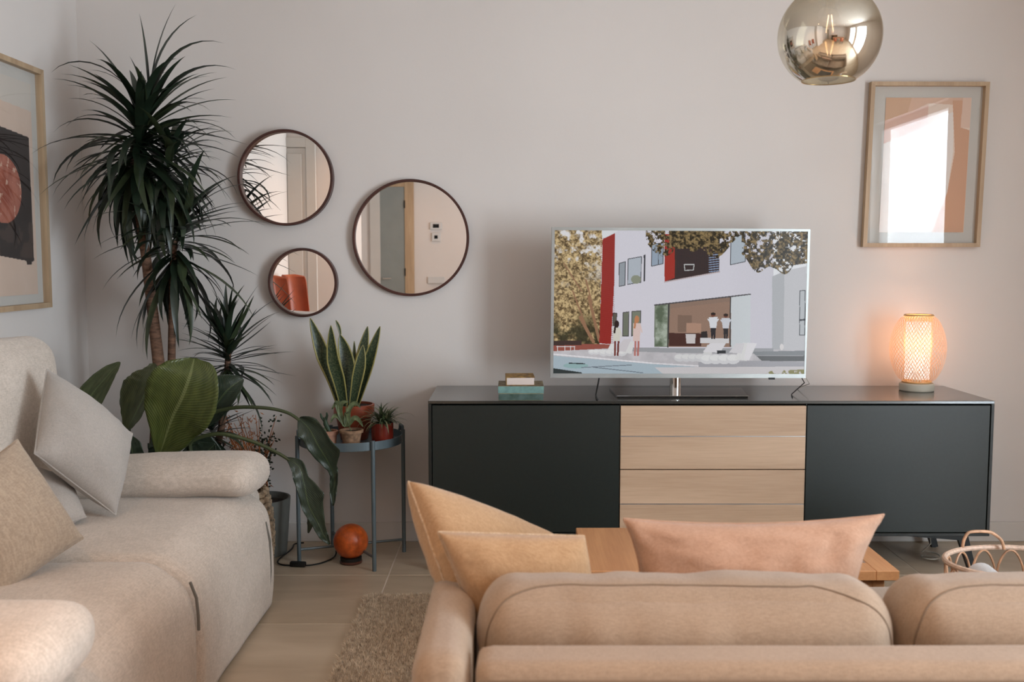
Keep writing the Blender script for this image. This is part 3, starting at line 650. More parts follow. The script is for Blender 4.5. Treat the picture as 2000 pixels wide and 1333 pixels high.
for (x, s_) in ((1.80, 1), (-0.24, -1)):
    def bar(p, q, wd, dp):  # flat leg bar
        p = Vector(p); q = Vector(q); t = (q - p).normalized(); a = Vector((0, 1, 0)); n = t.cross(a).normalized(); mb = MB()
        vs = [e + n * sn * wd * f / 2 + a * sa * dp / 2 for (e, f) in ((p, 1.0), (q, .62)) for sn in (-1, 1) for sa in (-1, 1)]
        return mb.add(vs, [(0, 1, 3, 2), (4, 6, 7, 5), (0, 4, 5, 1), (2, 3, 7, 6), (0, 2, 6, 4), (1, 5, 7, 3)])
    for y in (3.90, 4.26):
        fixn(bar((x - s_ * .005, y, sz0 - .002), (x + s_ * .045, y, 0.0), .042, .022).build('leg', M['black_metal'], sb, smooth=0))
    fixn(MB().add([(x - s_ * .24, 3.885, sz0 - .001), (x - s_ * .24, 3.915, sz0 - .001), (x + s_ * .012, 3.885, sz0 - .001), (x + s_ * .012, 3.915, sz0 - .001),
              (x - s_ * .24, 3.885, sz0 - .006), (x - s_ * .24, 3.915, sz0 - .006), (x + s_ * .012, 3.885, sz0 - .026), (x + s_ * .012, 3.915, sz0 - .026)],
             [(0, 1, 3, 2), (4, 6, 7, 5), (0, 4, 5, 1), (2, 3, 7, 6), (0, 2, 6, 4), (1, 5, 7, 3)]).build('leg_bracket', M['black_metal'], sb, smooth=0))
# pale flex looped round the rear leg
pts = [(1.775 + .03 * math.cos(a * .9), 4.12 + .03 * math.sin(a), 0.006 + 0.004 * a) for a in np.linspace(0, 9, 40)] + [(1.79, 4.14, .06), (1.80, 4.2, .12), (1.80, 4.30, .158)]
pts = [(1.745 + .035 * math.cos(a), 4.06 + .04 * math.sin(a), 0.004 + 0.003 * a) for a in np.linspace(0, 9, 40)] + [(1.76, 4.10, .06), (1.77, 4.14, .11), (1.77, 4.18, .156)]
tag(MB().tube(pts, 0.0028, 6).build('power_flex', M['cable_white'], base=(1.745, 4.06, 0)), 'pale looped flex on the floor beside the right legs of the sideboard', 'cable')

# ------------------------------------------------------------------ television
tv = thing('television', 'flat television with silver frame on the sideboard showing a white house', 'television', (0.69, 4.05, sz1))
def tvp(u, v, off=0.0):  # screen plane: left edge slightly nearer the camera
    Y = 4.03 + 0.055 * (u - 1078) / 500; p = at(u, v, Y); return p + Vector((0.11, -0.994, 0)) * 0 + Vector((0, off, 0))
q = [tvp(1078, 444), tvp(1583, 448), tvp(1573.5, 739), tvp(1074.5, 738.5)]      # outer front
s_ = [tvp(1083.5, 450), tvp(1578, 452.5), tvp(1570.5, 731), tvp(1080.5, 730)]   # screen
def ring(outer, inner, th, lip=0.0):
    mb = MB(); B = Vector((0, th, 0)); Lp = Vector((0, lip, 0))
    V = [p for p in outer] + [p for p in inner] + [p + Lp for p in inner] + [p + B for p in outer]; Fc = []
    for i in range(4):
        j = (i + 1) % 4; Fc += [(i, j, 4 + j, 4 + i), (4 + i, 4 + j, 8 + j, 8 + i), (i, 12 + i, 12 + j, j)]
    Fc.append((12, 13, 14, 15)); return mb.add(V, Fc)
fixn(ring(q, s_, 0.035, 0.004).build('bezel', M['tv_silver'], tv, smooth=0))
nx, ny = 660, 374
ss, tt = np.meshgrid(np.linspace(0, 1, nx), np.linspace(0, 1, ny))
ZX = (118 * (1 - ss) + 1860 * ss) * (1 - tt) + (106 * (1 - ss) + 1832 * ss) * tt
ZY = (104 * (1 - ss) + 113 * ss) * (1 - tt) + (1089 * (1 - ss) + 1092 * ss) * tt
c = Canvas(ZX, ZY)
c.c[:] = (228, 230, 234)
n1 = fbm(ZX, ZY, 60, 11, 5); n2 = fbm(ZX, ZY, 22, 31, 4); n3 = fbm(ZX, ZY, 150, 51, 3)
left = c.inside([(100, 90), (445, 90), (420, 940), (100, 940)])
f = np.clip((n2 - .35) * 3.2, 0, 1); tree = mixc((84, 66, 40), (208, 182, 134), np.clip((.55 * n2 + .45 * fbm(ZX, ZY, 9, 91, 2) - .33) * 3.4, 0, 1))
sky = np.clip((n1 - .53) * 9, 0, 1) * np.clip((560 - ZY) / 300, 0, 1); tree = tree * (1 - sky[..., None]) + np.array((226, 224, 226)) * sky[..., None]
dk = np.clip((ZY - 640) / 160, 0, 1) * np.clip((.62 - n1) * 5, 0, 1); tree = tree * (1 - dk[..., None] * .85) + np.array((40, 40, 20)) * dk[..., None] * .85
c.put(left, tree)
for a in ((290, 700, 380, 870, 22), (350, 560, 420, 860, 20), (240, 520, 330, 760, 10), (330, 440, 370, 600, 10), (180, 330, 300, 520, 8)): c.line(*a, (150, 112, 84))
c.poly([(440, 90), (620, 90), (440, 165)], (222, 224, 228))
c.poly([(530, 122), (560, 100), (1620, 104), (1622, 935), (505, 915)], (214, 212, 222))                       # white facade
g_ = np.clip((ZX - 1300) / 400, 0, 1) * .12; fac = c.inside([(530, 122), (560, 100), (1620, 104), (1622, 935), (505, 915)])
c.c[fac] = (c.c * (1 - g_[..., None] * .6))[fac]
c.poly([(445, 165), (530, 122), (522, 480), (500, 885), (420, 880), (432, 560)], (150, 42, 36))                # red cladding
for y in range(150, 890, 13): c.line(430, y + 12, 524, y - 2, 2.5, (140, 30, 28))
c.poly([(1612, 420), (1700, 380), (1850, 350), (1840, 940), (1610, 930)], (196, 196, 200)); c.poly([(1612, 420), (1698, 385), (1690, 930), (1612, 930)], (176, 178, 182))
gl = (150, 158, 166); dkf = (58, 60, 66)
for (p, g0) in (([(558, 330), (600, 318), (596, 480), (556, 488)], gl), ([(618, 300), (710, 284), (706, 460), (614, 474)], (178, 186, 196)), ([(728, 275), (735, 272), (732, 450), (726, 452)], dkf),
          ([(780, 200), (862, 190), (858, 332), (778, 350)], (150, 165, 182)), ([(1325, 150), (1425, 130), (1425, 318), (1323, 340)], (176, 186, 196)),
          ([(582, 668), (624, 662), (620, 830), (580, 830)], (110, 118, 104)), ([(644, 660), (704, 655), (700, 800), (640, 830)], (120, 128, 112)), ([(514, 672), (540, 672), (538, 760), (512, 760)], (90, 90, 80)),
          ([(1804, 518), (1842, 515), (1838, 822), (1802, 824)], (186, 190, 194))): c.poly(p, g0); c.frame(p, 5, dkf)
c.line(826, 196, 826, 340, 4, dkf); c.line(1804, 720, 1842, 716, 12, dkf); c.ell(672, 440, 34, 30, (140, 146, 128))
c.poly([(868, 150), (1245, 110), (1245, 385), (868, 455)], (56, 42, 42)); c.poly([(868, 130), (940, 130), (938, 430), (868, 455)], (160, 48, 38))
for x in range(960, 1170, 14): c.line(x, 230, x, 425 - (x - 940) * .16, 3, (44, 40, 44))
for y in range(260, 390, 16): c.line(1175, y, 1240, y - 8, 6, (140, 160, 190))
c.line(868, 458, 1248, 388, 8, (190, 176, 178)); c.frame([(1004, 338), (1072, 338), (1066, 376), (1008, 378)], 6, (190, 192, 192))
# tree canopies
can = ((n2 > .42) & (((ZX > 740) & (ZX < 1430) & (ZY < 235 + 60 * np.sin(ZX / 60) - np.clip(np.abs(ZX - 1060) - 150, 0, 400) * .22)) | ((ZX > 1400) & (ZY < 400 - np.abs(ZX - 1620) * .42 + 40 * np.sin(ZX / 33))))) | ((ZX > 900) & (ZX < 1250) & (ZY < 190 + 90 * n1 * np.cos((ZX - 1050) / 150)))
can |= (ZX > 1650) & (ZY < 360 - (ZX - 1650) * .15) & (n2 > .36)
c.put(can, mixc((40, 34, 20), (146, 124, 84), np.clip((fbm(ZX, ZY, 14, 77, 3) - .38) * 3.2, 0, 1)))
# ground floor opening
c.poly([(800, 615), (1328, 562), (1326, 905), (796, 905)], (150, 122, 106)); c.poly([(800, 615), (905, 606), (895, 905), (796, 905)], (118, 128, 112))
c.put(c.inside([(806, 620), (890, 612), (884, 900), (802, 900)]), mixc((90, 104, 84), (170, 180, 166), np.clip((n1 - .35) * 3, 0, 1)))
c.poly([(905, 606), (1328, 562), (1328, 590), (905, 640)], (142, 118, 104)); c.line(898, 606, 890, 905, 10, (60, 58, 58)); c.line(1322, 560, 1320, 900, 8, (60, 58, 58)); c.line(800, 616, 1460, 542, 9, (76, 74, 78))
c.poly([(1326, 562), (1462, 545), (1460, 915), (1326, 915)], (206, 212, 216)); c.poly([(898, 808), (1120, 812), (1120, 900), (896, 900)], (72, 42, 36)); c.poly([(958, 684), (1056, 688), (1054, 800), (958, 802)], (128, 104, 90))
c.poly([(1018, 738), (1120, 742), (1118, 806), (1018, 808)], (176, 140, 120)); c.poly([(1012, 815), (1082, 815), (1078, 882), (1018, 882)], (206, 200, 200)); c.poly([(1112, 842), (1312, 846), (1312, 880), (1112, 880)], (214, 212, 214)); c.poly([(1120, 800), (1160, 795), (1165, 842), (1118, 842)], (46, 40, 40))
def person(x, y0, y1, top, leg, skin=(110, 66, 54), hair=(40, 30, 28), wd=30):
    h = y1 - y0; c.poly([(x - wd * .45, y0 + h * .5), (x + wd * .45, y0 + h * .5), (x + wd * .3, y1), (x + wd * .05, y1), (x, y0 + h * .62), (x - wd * .05, y1), (x - wd * .3, y1)], leg)
    c.poly([(x - wd * .7, y0 + h * .17), (x + wd * .7, y0 + h * .17), (x + wd * .5, y0 + h * .58), (x - wd * .5, y0 + h * .58)], top); c.line(x - wd * .8, y0 + h * .25, x - wd * .3, y0 + h * .42, 9, top); c.line(x + wd * .8, y0 + h * .25, x + wd * .3, y0 + h * .42, 9, top)
    c.ell(x, y0 + h * .08, wd * .36, h * .075, skin); c.ell(x, y0 + h * .045, wd * .38, h * .05, hair)
person(1203, 668, 850, (220, 222, 228), (40, 40, 46), wd=44); person(1290, 676, 848, (206, 208, 216), (44, 44, 48), wd=42)
# deck, pool
deck = c.inside([(100, 930), (520, 915), (1850, 925), (1850, 1100), (100, 1100)]); c.put(deck, mixc((176, 174, 178), (214, 210, 214), n1))
c.poly([(100, 885), (420, 885), (510, 890), (500, 915), (100, 935)], (150, 82, 70)); c.poly([(100, 862), (300, 862), (300, 892), (100, 895)], (60, 44, 40)); 
for x in (135, 185, 225, 250): c.line(x, 900, x, 934, 5, (214, 210, 210))
c.line(130, 903, 255, 903, 6, (216, 212, 212))
c.poly([(600, 910), (1620, 915), (1620, 955), (900, 945), (600, 935)], (158, 160, 164)); c.poly([(1470, 938), (1850, 930), (1850, 965), (1500, 965)], (134, 138, 142)); c.poly([(1500, 966), (1850, 966), (1850, 1005), (1540, 1002)], (98, 100, 102))
c.poly([(100, 965), (800, 1025), (1500, 1070), (1500, 1092), (100, 1092)], (170, 186, 196)); c.line(100, 955, 780, 1018, 9, (232, 230, 234)); c.line(780, 1018, 1500, 1060, 9, (222, 220, 224)); c.ell(260, 1035, 85, 20, (148, 178, 180)); c.line(215, 1018, 320, 1022, 7, (40, 46, 50)); c.line(300, 1048, 640, 1030, 5, (110, 118, 128)); c.line(380, 1046, 720, 1085, 5, (100, 110, 120))
c.poly([(100, 1052), (300, 1082), (300, 1092), (100, 1092)], (50, 58, 58)); c.poly([(800, 1048), (1850, 1030), (1850, 1095), (860, 1095)], (206, 202, 204)); c.put(c.inside([(1600, 1072), (1850, 1060), (1850, 1095), (1560, 1095)]) & (n2 > .45), (140, 136, 90)); c.poly([(1100, 1010), (1520, 1000), (1850, 1010), (1850, 1040), (1100, 1046)], (166, 166, 172))
def lounger(x, y, k, w_):
    for i in range(4): c.ell(x + i * 52 * k, y, 42 * k, 30 * k, (w_, w_, w_ + 3)); c.ell(x + i * 52 * k, y - 8 * k, 36 * k, 18 * k, (w_ + 14,) * 3)
    c.poly([(x + 165 * k, y), (x + 215 * k, y - 100 * k), (x + 262 * k, y - 96 * k), (x + 240 * k, y + 10 * k)], (w_ + 8,) * 3)
lounger(970, 980, .9, 206); lounger(1160, 990, 1.15, 214); c.poly([(1130, 940), (1180, 880), (1290, 880), (1250, 945)], (222, 220, 224)); c.poly([(1310, 945), (1360, 880), (1420, 880), (1400, 950)], (214, 212, 216)); c.poly([(1415, 985), (1440, 875), (1506, 880), (1450, 1000)], (226, 224, 228)); c.poly([(1228, 930), (1290, 930), (1288, 950), (1228, 952)], (50, 54, 58))
lounger(370, 940, .6, 216); lounger(450, 945, .8, 212); c.poly([(520, 930), (590, 850), (640, 850), (600, 940)], (208, 204, 208)); c.ell(1678, 905, 14, 22, (220, 216, 216))
for (x, hr, l0) in ((540, (34, 28, 28), (214, 212, 200)), (678, (190, 130, 90), (220, 196, 190))):
    y0 = 725 if x < 600 else 692
    c.line(x - 10, 860, x - 14, 962, 13, (120, 60, 54) if x < 600 else (186, 120, 112)); c.line(x + 12, 860, x + 6, 962, 13, (110, 54, 50) if x < 600 else (180, 112, 104))
    c.poly([(x - 26, y0 + 48), (x + 26, y0 + 48), (x + 20, 865), (x - 26, 865)], l0); c.line(x + 22, y0 + 60, x + 34, y0 + 110, 9, l0); c.ell(x, y0 + 22, 16, 26, hr); c.line(x - 8, y0 + 20, x - 16, y0 + 80, 13, hr)
c.c += (np.random.RandomState(3).rand(ny, nx, 1) - .5) * 6
tvscreen = printed('screen', *[p + Vector((0, .004, 0)) for p in s_], nx, ny, c.c, attr_mat('tv picture', 0.80, 0.12, 0.3), tv)
MB().box(0.25, 1.12, 4.10, 4.13, 0.80, 1.30, .01).build('back_housing', M['black_metal'], tv, smooth=0)
nk = at(1321, 770, 4.06)
MB().lathe([(0, 0.006), (.0235, 0.006), (.0235, 0.02), (.0235, .10), (0, .10)], (nk.x, 4.09, sz1), 24).build('stand_neck', M['chrome'], tv)
b0, b1, b2, b3 = at(1205, 771, 3.94), at(1461, 771, 3.94), at(1448, 755, 4.20), at(1190, 755, 4.20)
z0 = sz1 + .001
bv = [Vector((p.x, p.y, z0)) for p in (b0, b1, b2, b3)] + [Vector((p.x, p.y, z0 + .007)) for p in (b0, b1, b2, b3)]
fixn(MB().add(bv, [(3, 2, 1, 0), (4, 5, 6, 7), (0, 1, 5, 4), (1, 2, 6, 5), (2, 3, 7, 6), (3, 0, 4, 7)]).build('base_plate', M['black_glass'], tv, smooth=0))
MB().tube([Vector((b0.x, b0.y - .001, z0 + .0072)), Vector((b1.x, b1.y - .001, z0 + .0072))], .0012, 5).build('base_edge', M['chrome'], tv)
MB().box(at(1518, 0, 4.07).x, at(1530, 0, 4.07).x, 4.072, 4.082, at(0, 742, 4.07).z, at(0, 738.5, 4.07).z).build('sensor', M['cable'], tv, smooth=0)
p0 = at(1170, 739, 4.06)
tag(MB().tube([p0, at(1168, 750, 4.055), (at(1169, 0, 4.0).x, 4.0, .704), (at(1171, 0, 3.9).x, 3.9, .704), (at(1173, 0, 3.87).x, 3.864, .704)], .003, 6).build('aerial_cable', M['cable'], base=p0), 'black cable hanging under the left part of the television onto the sideboard', 'cable')
tag(MB().tube([at(1566, 739, 4.085), at(1571, 748, 4.08), (at(1568, 0, 4.0).x, 4.03, .703), (at(1563, 0, 3.97).x, 3.95, .703)], .0022, 6).build('power_cable', M['cable'], base=at(1566, 739, 4.085)), 'thin dark cable under the right corner of the television', 'cable')
tag(MB().tube([at(1574, 739, 4.09), at(1581, 750, 4.12), (at(1578, 0, 4.2).x, 4.22, .703)], .0014, 6).build('signal_cable', M['cable_white'], base=at(1574, 739, 4.09)), 'thin pale cable at the far right corner of the television', 'cable')

# ------------------------------------------------------------------ books
def book(lab, x0, x1, y0, y1, z, h, cover, spine, page, rz=0.0, top=None):
    t = thing('book', lab, 'book', ((x0 + x1) / 2, (y0 + y1) / 2, z), 'books stacked on the sideboard')
    R = Matrix.Translation(((x0 + x1) / 2, (y0 + y1) / 2, z)) @ Matrix.Rotation(rz, 4, 'Z') @ Matrix.Translation((-(x0 + x1) / 2, -(y0 + y1) / 2, -z))
    MB().box(x0 + .003, x1 - .003, y0 + (.002 if page else .003), y1 - .003, z + .002, z + h - .002, M=R).build('page_block', M['paper'], t, smooth=0)
    MB().box(x0, x1, y0, y1, z + h - .0022, z + h, .0008, M=R).build('front_cover', cover, t, smooth=0)
    MB().box(x0, x1, y0, y1, z, z + .002, .0008, M=R).build('back_cover', cover, t, smooth=0)
    if not page: MB().box(x0, x1, y0 - .0005, y0 + .0025, z + .001, z + h - .001, .0005, M=R).build('spine', spine, t, smooth=0)
    else: MB().box(x0, x0 + .002, y0, y1, z + .001, z + h - .001, .0005, M=R).build('spine', spine, t, smooth=0)
    return t
ba, bb = at(972, 0, 3.872).x, at(1063, 0, 3.872).x
green = mat('green book cloth', (0.055, 0.115, 0.085), 0.6, var=0.2, vscale=40, var2=(0.085, 0.14, 0.13)); teal = mat('turquoise book cloth', (0.16, 0.30, 0.28), 0.6, var=0.1, vscale=50)
yel = mat('mustard patterned cover', (0.22, 0.11, 0.02), 0.5, vscale=45, var=0.35, var2=(0.55, 0.33, 0.09)); mot = mat('mottled garden cover', (0.20, 0.09, 0.05), 0.5, vscale=38, var=0.4, var2=(0.35, 0.30, 0.18)); ygr = mat('pale green cover', (0.42, 0.40, 0.26), 0.6, vscale=30, var=0.2)
book('dark green hardback at the bottom of the book stack on the sideboard', ba + .002, bb, 3.866, 4.03, sz1 + .001, .027, ygr, green, False)
book('turquoise hardback with mottled cover in the middle of the book stack', ba, bb + .002, 3.866, 4.04, sz1 + .0285, .029, mot, teal, False)
book('small thick book with mustard cover on top of the book stack', at(987, 0, 3.89).x, at(1045, 0, 3.89).x, 3.885, 4.03, sz1 + .058, .032, yel, yel, True, 0.03)

# ------------------------------------------------------------------ woven lamp
lc = at(1790, 752, 4.17); LX, LY = lc.x, 4.17
lamp = thing('table_lamp', 'glowing woven bamboo lantern lamp on the right end of the sideboard', 'lamp', (LX, LY, sz1))
MB().lathe([(0, .0005), (.067, .0005), (.070, .004), (.070, .028), (.066, .034), (0, .034)], (LX, LY, sz1), 40).build('base', M['ceramic'], lamp)
zb, zt2 = sz1 + .038, sz1 + .318
def rad(t): return .056 + (.113 - .056) * (math.sin(PI * t)) ** .62 if 0 < t < 1 else .056
def strips(rf, n, twist, wd, mb):
    for d_ in (1, -1):
        for k in range(n):
            V = []; m_ = 22
            for i in range(m_ + 1):
                t = i / m_; a = 2 * PI * k / n + d_ * twist * t
                for e in (-1, 1):
                    aa = a + e * wd / 2 / rf(t) ; r0 = rf(t) + (.0006 if d_ > 0 else -.0006); V.append((LX + r0 * math.cos(aa), LY + r0 * math.sin(aa), zb + (zt2 - zb) * t))
            mb.add(V, [(2 * i, 2 * i + 1, 2 * i + 3, 2 * i + 2) for i in range(m_)])
    return mb
wv = strips(rad, 40, 2.2, .0021, MB()).build('woven_shade', M['bamboo'], lamp, smooth=0); wv['kind'] = 'stuff'
wv2 = strips(lambda t: .055, 30, 2.6, .0022, MB()).build('inner_weave', M['bamboo'], lamp, smooth=0); wv2['kind'] = 'stuff'
for z in (zb, zt2): MB().tube([(LX + .056 * math.cos(a), LY + .056 * math.sin(a), z) for a in np.linspace(0, 2 * PI, 33)[:-1]], .0042, 6, closed=True).build('hoop', M['bamboo_rim'], lamp)
def glow_mat():
    m = bpy.data.materials.new('lit paper cylinder'); m.use_nodes = True; nt = m.node_tree; nt.nodes.clear()
    e = nt.nodes.new('ShaderNodeEmission'); e.inputs[0].default_value = (1, .84, .76, 1); e.inputs[1].default_value = 1.35
    t = nt.nodes.new('ShaderNodeBsdfTransparent'); mx = nt.nodes.new('ShaderNodeMixShader'); mx.inputs[0].default_value = .72
    o = nt.nodes.new('ShaderNodeOutputMaterial'); L(nt, t.outputs[0], mx.inputs[1]); L(nt, e.outputs[0], mx.inputs[2]); L(nt, mx.outputs[0], o.inputs[0]); return m
MB().lathe([(.050, .05), (.050, .29)], (LX, LY, sz1), 32).build('paper_liner', glow_mat(), lamp)
MB().lathe([(0, .034), (.018, .034), (.018, .08), (0, .08)], (LX, LY, sz1), 16).build('socket', M['ceramic'], lamp)
MB().lathe([(0, .08), (.012, .082), (.026, .11), (.030, .135), (.024, .155), (0, .166)], (LX, LY, sz1), 20).build('bulb', emit('warm bulb', (1, .80, .62), 2.5), lamp)
pl = bpy.data.lights.new('lantern_light', 'POINT'); pl.energy = 8.0; pl.color = (1.0, 0.54, 0.32); pl.shadow_soft_size = .05
po = bpy.data.objects.new('lantern_light', pl); C.objects.link(po); po.location = (LX, LY, sz1 + .20)

# ------------------------------------------------------------------ round mirrors
def mirror(lab, u, v, rp, dep):
    Y = YF - dep; cpt = at(u, v, Y); r = rp * Y / F * 1.0
    t = thing('round_mirror', lab, 'mirror', (cpt.x, YF, cpt.z), 'round wall mirrors')
    R = Matrix.Rotation(PI / 2, 4, 'X')   # local z -> -y
    MB().lathe([(r - .003, 0), (r, .002), (r, dep - .002), (r - .002, dep), (r - .009, dep), (r - .011, dep - .002), (r - .011, dep * .35), (r - .003, dep * .35)], (cpt.x, YF - .0005, cpt.z), 96, R).build('frame', M['walnut'], t)
    MB().lathe([(0, dep * .45), (r - .0105, dep * .45)], (cpt.x, YF, cpt.z), 96, R).build('mirror_glass', M['mirror'], t)
mirror('medium round mirror with dark wooden rim, upper left of the three', 556.5, 347, 92.5, .045)
mirror('largest round mirror with dark wooden rim, nearest the television', 802, 465, 113.5, .030)
mirror('smallest round mirror with dark wooden rim, lowest of the three, above the snake plant', 590.5, 552.5, 67.5, .045)

# ------------------------------------------------------------------ framed prints
def framed(lab, P, nrm, wd, img, nx, ny, matcol, mat_img_inset):
    """P: outer corners TL,TR,BR,BL on the wall; nrm: into the room"""
    ctr = sum(P, Vector()) / 4; t = thing('framed_print', lab, 'picture', (ctr.x, ctr.y, min(p.z for p in P)))
    U = (P[1] - P[0]).normalized(); Vv = (P[3] - P[0]).normalized(); dp = .032
    def ins(d): return [P[0] + U * d + Vv * d, P[1] - U * d + Vv * d, P[2] - U * d - Vv * d, P[3] + U * d - Vv * d]
    I = ins(wd)
    for i, nm in enumerate(('top', 'right', 'bottom', 'left')):
        j = (i + 1) % 4; a = [P[i], P[j], I[j], I[i]]
        V = a + [p + nrm * dp for p in a]
        fixn(MB().add(V, [(0, 1, 2, 3), (7, 6, 5, 4), (0, 4, 5, 1), (1, 5, 6, 2), (2, 6, 7, 3), (3, 7, 4, 0)]).build('frame_rail', M['oak_frame'], t, smooth=0))
    J = ins(wd - .001); mb = MB().add([p + nrm * .006 for p in J], [(0, 1, 2, 3)]); mb.build('mat_board', matcol, t, smooth=0)
    a, b_, c_, d_ = mat_img_inset
    W_ = (I[1] - I[0]).length; H_ = (I[3] - I[0]).length
    K = [I[0] + U * W_ * a + Vv * H_ * b_, I[0] + U * W_ * c_ + Vv * H_ * b_, I[0] + U * W_ * c_ + Vv * H_ * d_, I[0] + U * W_ * a + Vv * H_ * d_]
    printed('print', *[p + nrm * .008 for p in K], nx, ny, img, attr_mat('print ink', 0, .85, .2), t)
    MB().add([p + nrm * (dp - .010) for p in J], [(0, 1, 2, 3)]).build('glass', M['glass'], t, smooth=0)
# right print: overlapping sand and blush shapes, with a pale window reflection painted in
nx, ny = 200, 280; X_, Y_ = np.meshgrid(np.linspace(0, 1, nx), np.linspace(0, 1, ny)); c = Canvas(X_, Y_)
c.c[:] = mixc((226, 206, 190), (234, 216, 202), fbm(X_, Y_, .5, 5))
c.poly([(0, 0), (.3, 0), (.26, .12), (0, .17)], (206, 170, 142)); c.poly([(0, .17), (.26, .11), (.5, .05), (.5, .22), (0, .34)], (218, 182, 166)); c.poly([(.3, 0), (1, 0), (1, .06), (.5, .04), (.26, .12)], (216, 182, 160))
c.poly([(0, .34), (.46, .22), (.8, .1), (.82, .4), (.78, .7), (.62, 1), (0, 1)], (232, 224, 218)); c.poly([(.78, .02), (.9, .02), (.9, .22), (1, .24), (1, 1), (.62, 1), (.78, .7), (.84, .4)], (208, 164, 136))  # first, palest shape is the window's reflection, painted into the print
c.poly([(.9, 0), (1, 0), (1, .22), (.89, .22)], (224, 196, 178))
mb_ = mat('white mat board', (0.56, 0.54, 0.50), .9, var=.01)
P = [at(1697, 162, YF), at(1926.5, 162.5, YF), at(1907, 483, YF), at(1680, 483, YF)]
P = [Vector((p.x, YF - .002, p.z)) for p in P]
framed('oak framed abstract print in sand and blush on the far wall above the lamp', P, Vector((0, -1, 0)), .017, c.c, nx, ny, mb_, (.12, .07, .90, .93))
# left print: terracotta oval on a black field
c = Canvas(X_, Y_); nn = fbm(X_, Y_, .12, 9); c.c[:] = mixc((208, 184, 166), (216, 194, 178), nn)
c.poly([(0, 0), (1, 0), (1, .13), (0, .10)], (204, 196, 186)); c.poly([(.25, .22), (.95, .255), (.955, .5), (.96, .84), (.93, .845), (.92, .86), (.86, .86), (.85, .84), (.25, .80)], (44, 36, 34))
dm = c.inside([(.25, .62), (.96, .66), (.96, .83), (.25, .80)]) & (nn > .42); c.c[dm] = c.c[dm] * .55 + np.array((96, 76, 66)) * .45
el = ((X_ - .58) / .24) ** 2 + ((Y_ - .515) / .155) ** 2 < 1; c.put(el, mixc((150, 84, 68), (182, 116, 96), np.clip((fbm(X_, Y_, .08, 19) - .3) * 2.5, 0, 1)))
c.put(el & (fbm(X_, Y_, .03, 29) > .68), (206, 170, 150))
for (a, b_, d_, e) in ((.66, .98, .5, .60), (.74, .92, .62, .5), (.5, .96, .78, .62), (.9, .86, .72, .7)): pass
zt_, zb_ = at(84, 137, 3.95).z, at(88, 600.5, 3.95).z
P = [Vector((XL + .002, 3.26, zt_)), Vector((XL + .002, 3.955, zt_)), Vector((XL + .002, 3.955, zb_)), Vector((XL + .002, 3.26, zb_))]
framed('oak framed print with a terracotta oval on black, on the left wall', P, Vector((1, 0, 0)), .020, c.c, nx, ny, mb_, (.07, .05, .93, .96))

# ------------------------------------------------------------------ glass globe pendant
gc = at(1620, 71.5, 2.7); GR = 96.5 * 2.7 / F
pd = thing('pendant_lamp', 'smoked mirrored glass globe pendant hanging above the coffee table', 'lamp', (gc.x, 2.7, gc.z))
prof = [(GR * math.sin(a), GR * math.cos(a)) for a in np.linspace(math.radians(12), math.radians(148.8), 60)]
MB().lathe(prof, tuple(gc), 96).build('glass_globe', M['globe'], pd, smooth=180)
re, ze = prof[-1]; MB().tube([(gc.x + re * math.cos(a), gc.y + re * math.sin(a), gc.z + ze) for a in np.linspace(0, 2 * PI, 65)[:-1]], .0013, 6, closed=True).build('rim', M['brass'], pd)
MB().lathe([(0, GR + .035), (.022, GR + .03), (.032, GR + .004), (.032, GR - .010), (.020, GR - .010), (.018, GR - .028), (0, GR - .028)], tuple(gc), 28).build('socket', M['walnut'], pd)
MB().lathe([(.013, .098), (.013, .080), (.022, .055), (.030, .030), (.031, .0), (.024, -.022), (.010, -.034), (0, -.036)], tuple(gc), 28).build('bulb', pane_mat('bulb glass', (.97, .93, .85), 1.45), pd)
for k in range(4):
    a = k * PI / 2 + .5
    MB().tube([(gc.x + .005 * math.cos(a), gc.y + .005 * math.sin(a), gc.z + .055), (gc.x + .013 * math.cos(a), gc.y + .013 * math.sin(a), gc.z + .012)], .0011, 6).build('filament', emit('filament', (1, .70, .48), 9), pd)
MB().tube([(gc.x, gc.y, gc.z + GR + .03), (gc.x, gc.y, ZC - .02)], .003, 6).build('cord', M['cable'], pd)
MB().lathe([(0, -.02), (.05, -.02), (.055, 0)], (gc.x, gc.y, ZC), 24).build('ceiling_rose', M['walnut'], pd)

# ------------------------------------------------------------------ plants
def pot(name, lab, x, y, z, prof, m, soil_r, soil_z, parent=None):
    pass
def strap(length, width, elev, bend, n=10, fold=.25, wob=0.0):
    """strap leaf in the xz plane, starting at the origin, drooping by its own weight"""
    p = Vector((0, 0, 0)); a = elev; V = []; Fc = []; k = length / n
    for i in range(n + 1):
        t = i / n; wd = width * (0.55 + 0.9 * t if t < .35 else (1 - ((t - .35) / .65) ** 1.7) * .865 + .002) / .865 / 2
        d_ = Vector((math.cos(a), 0, math.sin(a))); nn_ = Vector((-math.sin(a), 0, math.cos(a)))
        sd = Vector((0, 1, 0)); off = Vector((0, wob * math.sin(t * 3), 0))
        V += [p + off + sd * wd + nn_ * wd * fold, p + off, p + off - sd * wd + nn_ * wd * fold]
        p = p + d_ * k; a -= bend / n * (0.4 + 1.2 * t)
    for i in range(n): b_ = i * 3; Fc += [(b_, b_ + 1, b_ + 4, b_ + 3), (b_ + 1, b_ + 2, b_ + 5, b_ + 4)]
    return V, Fc
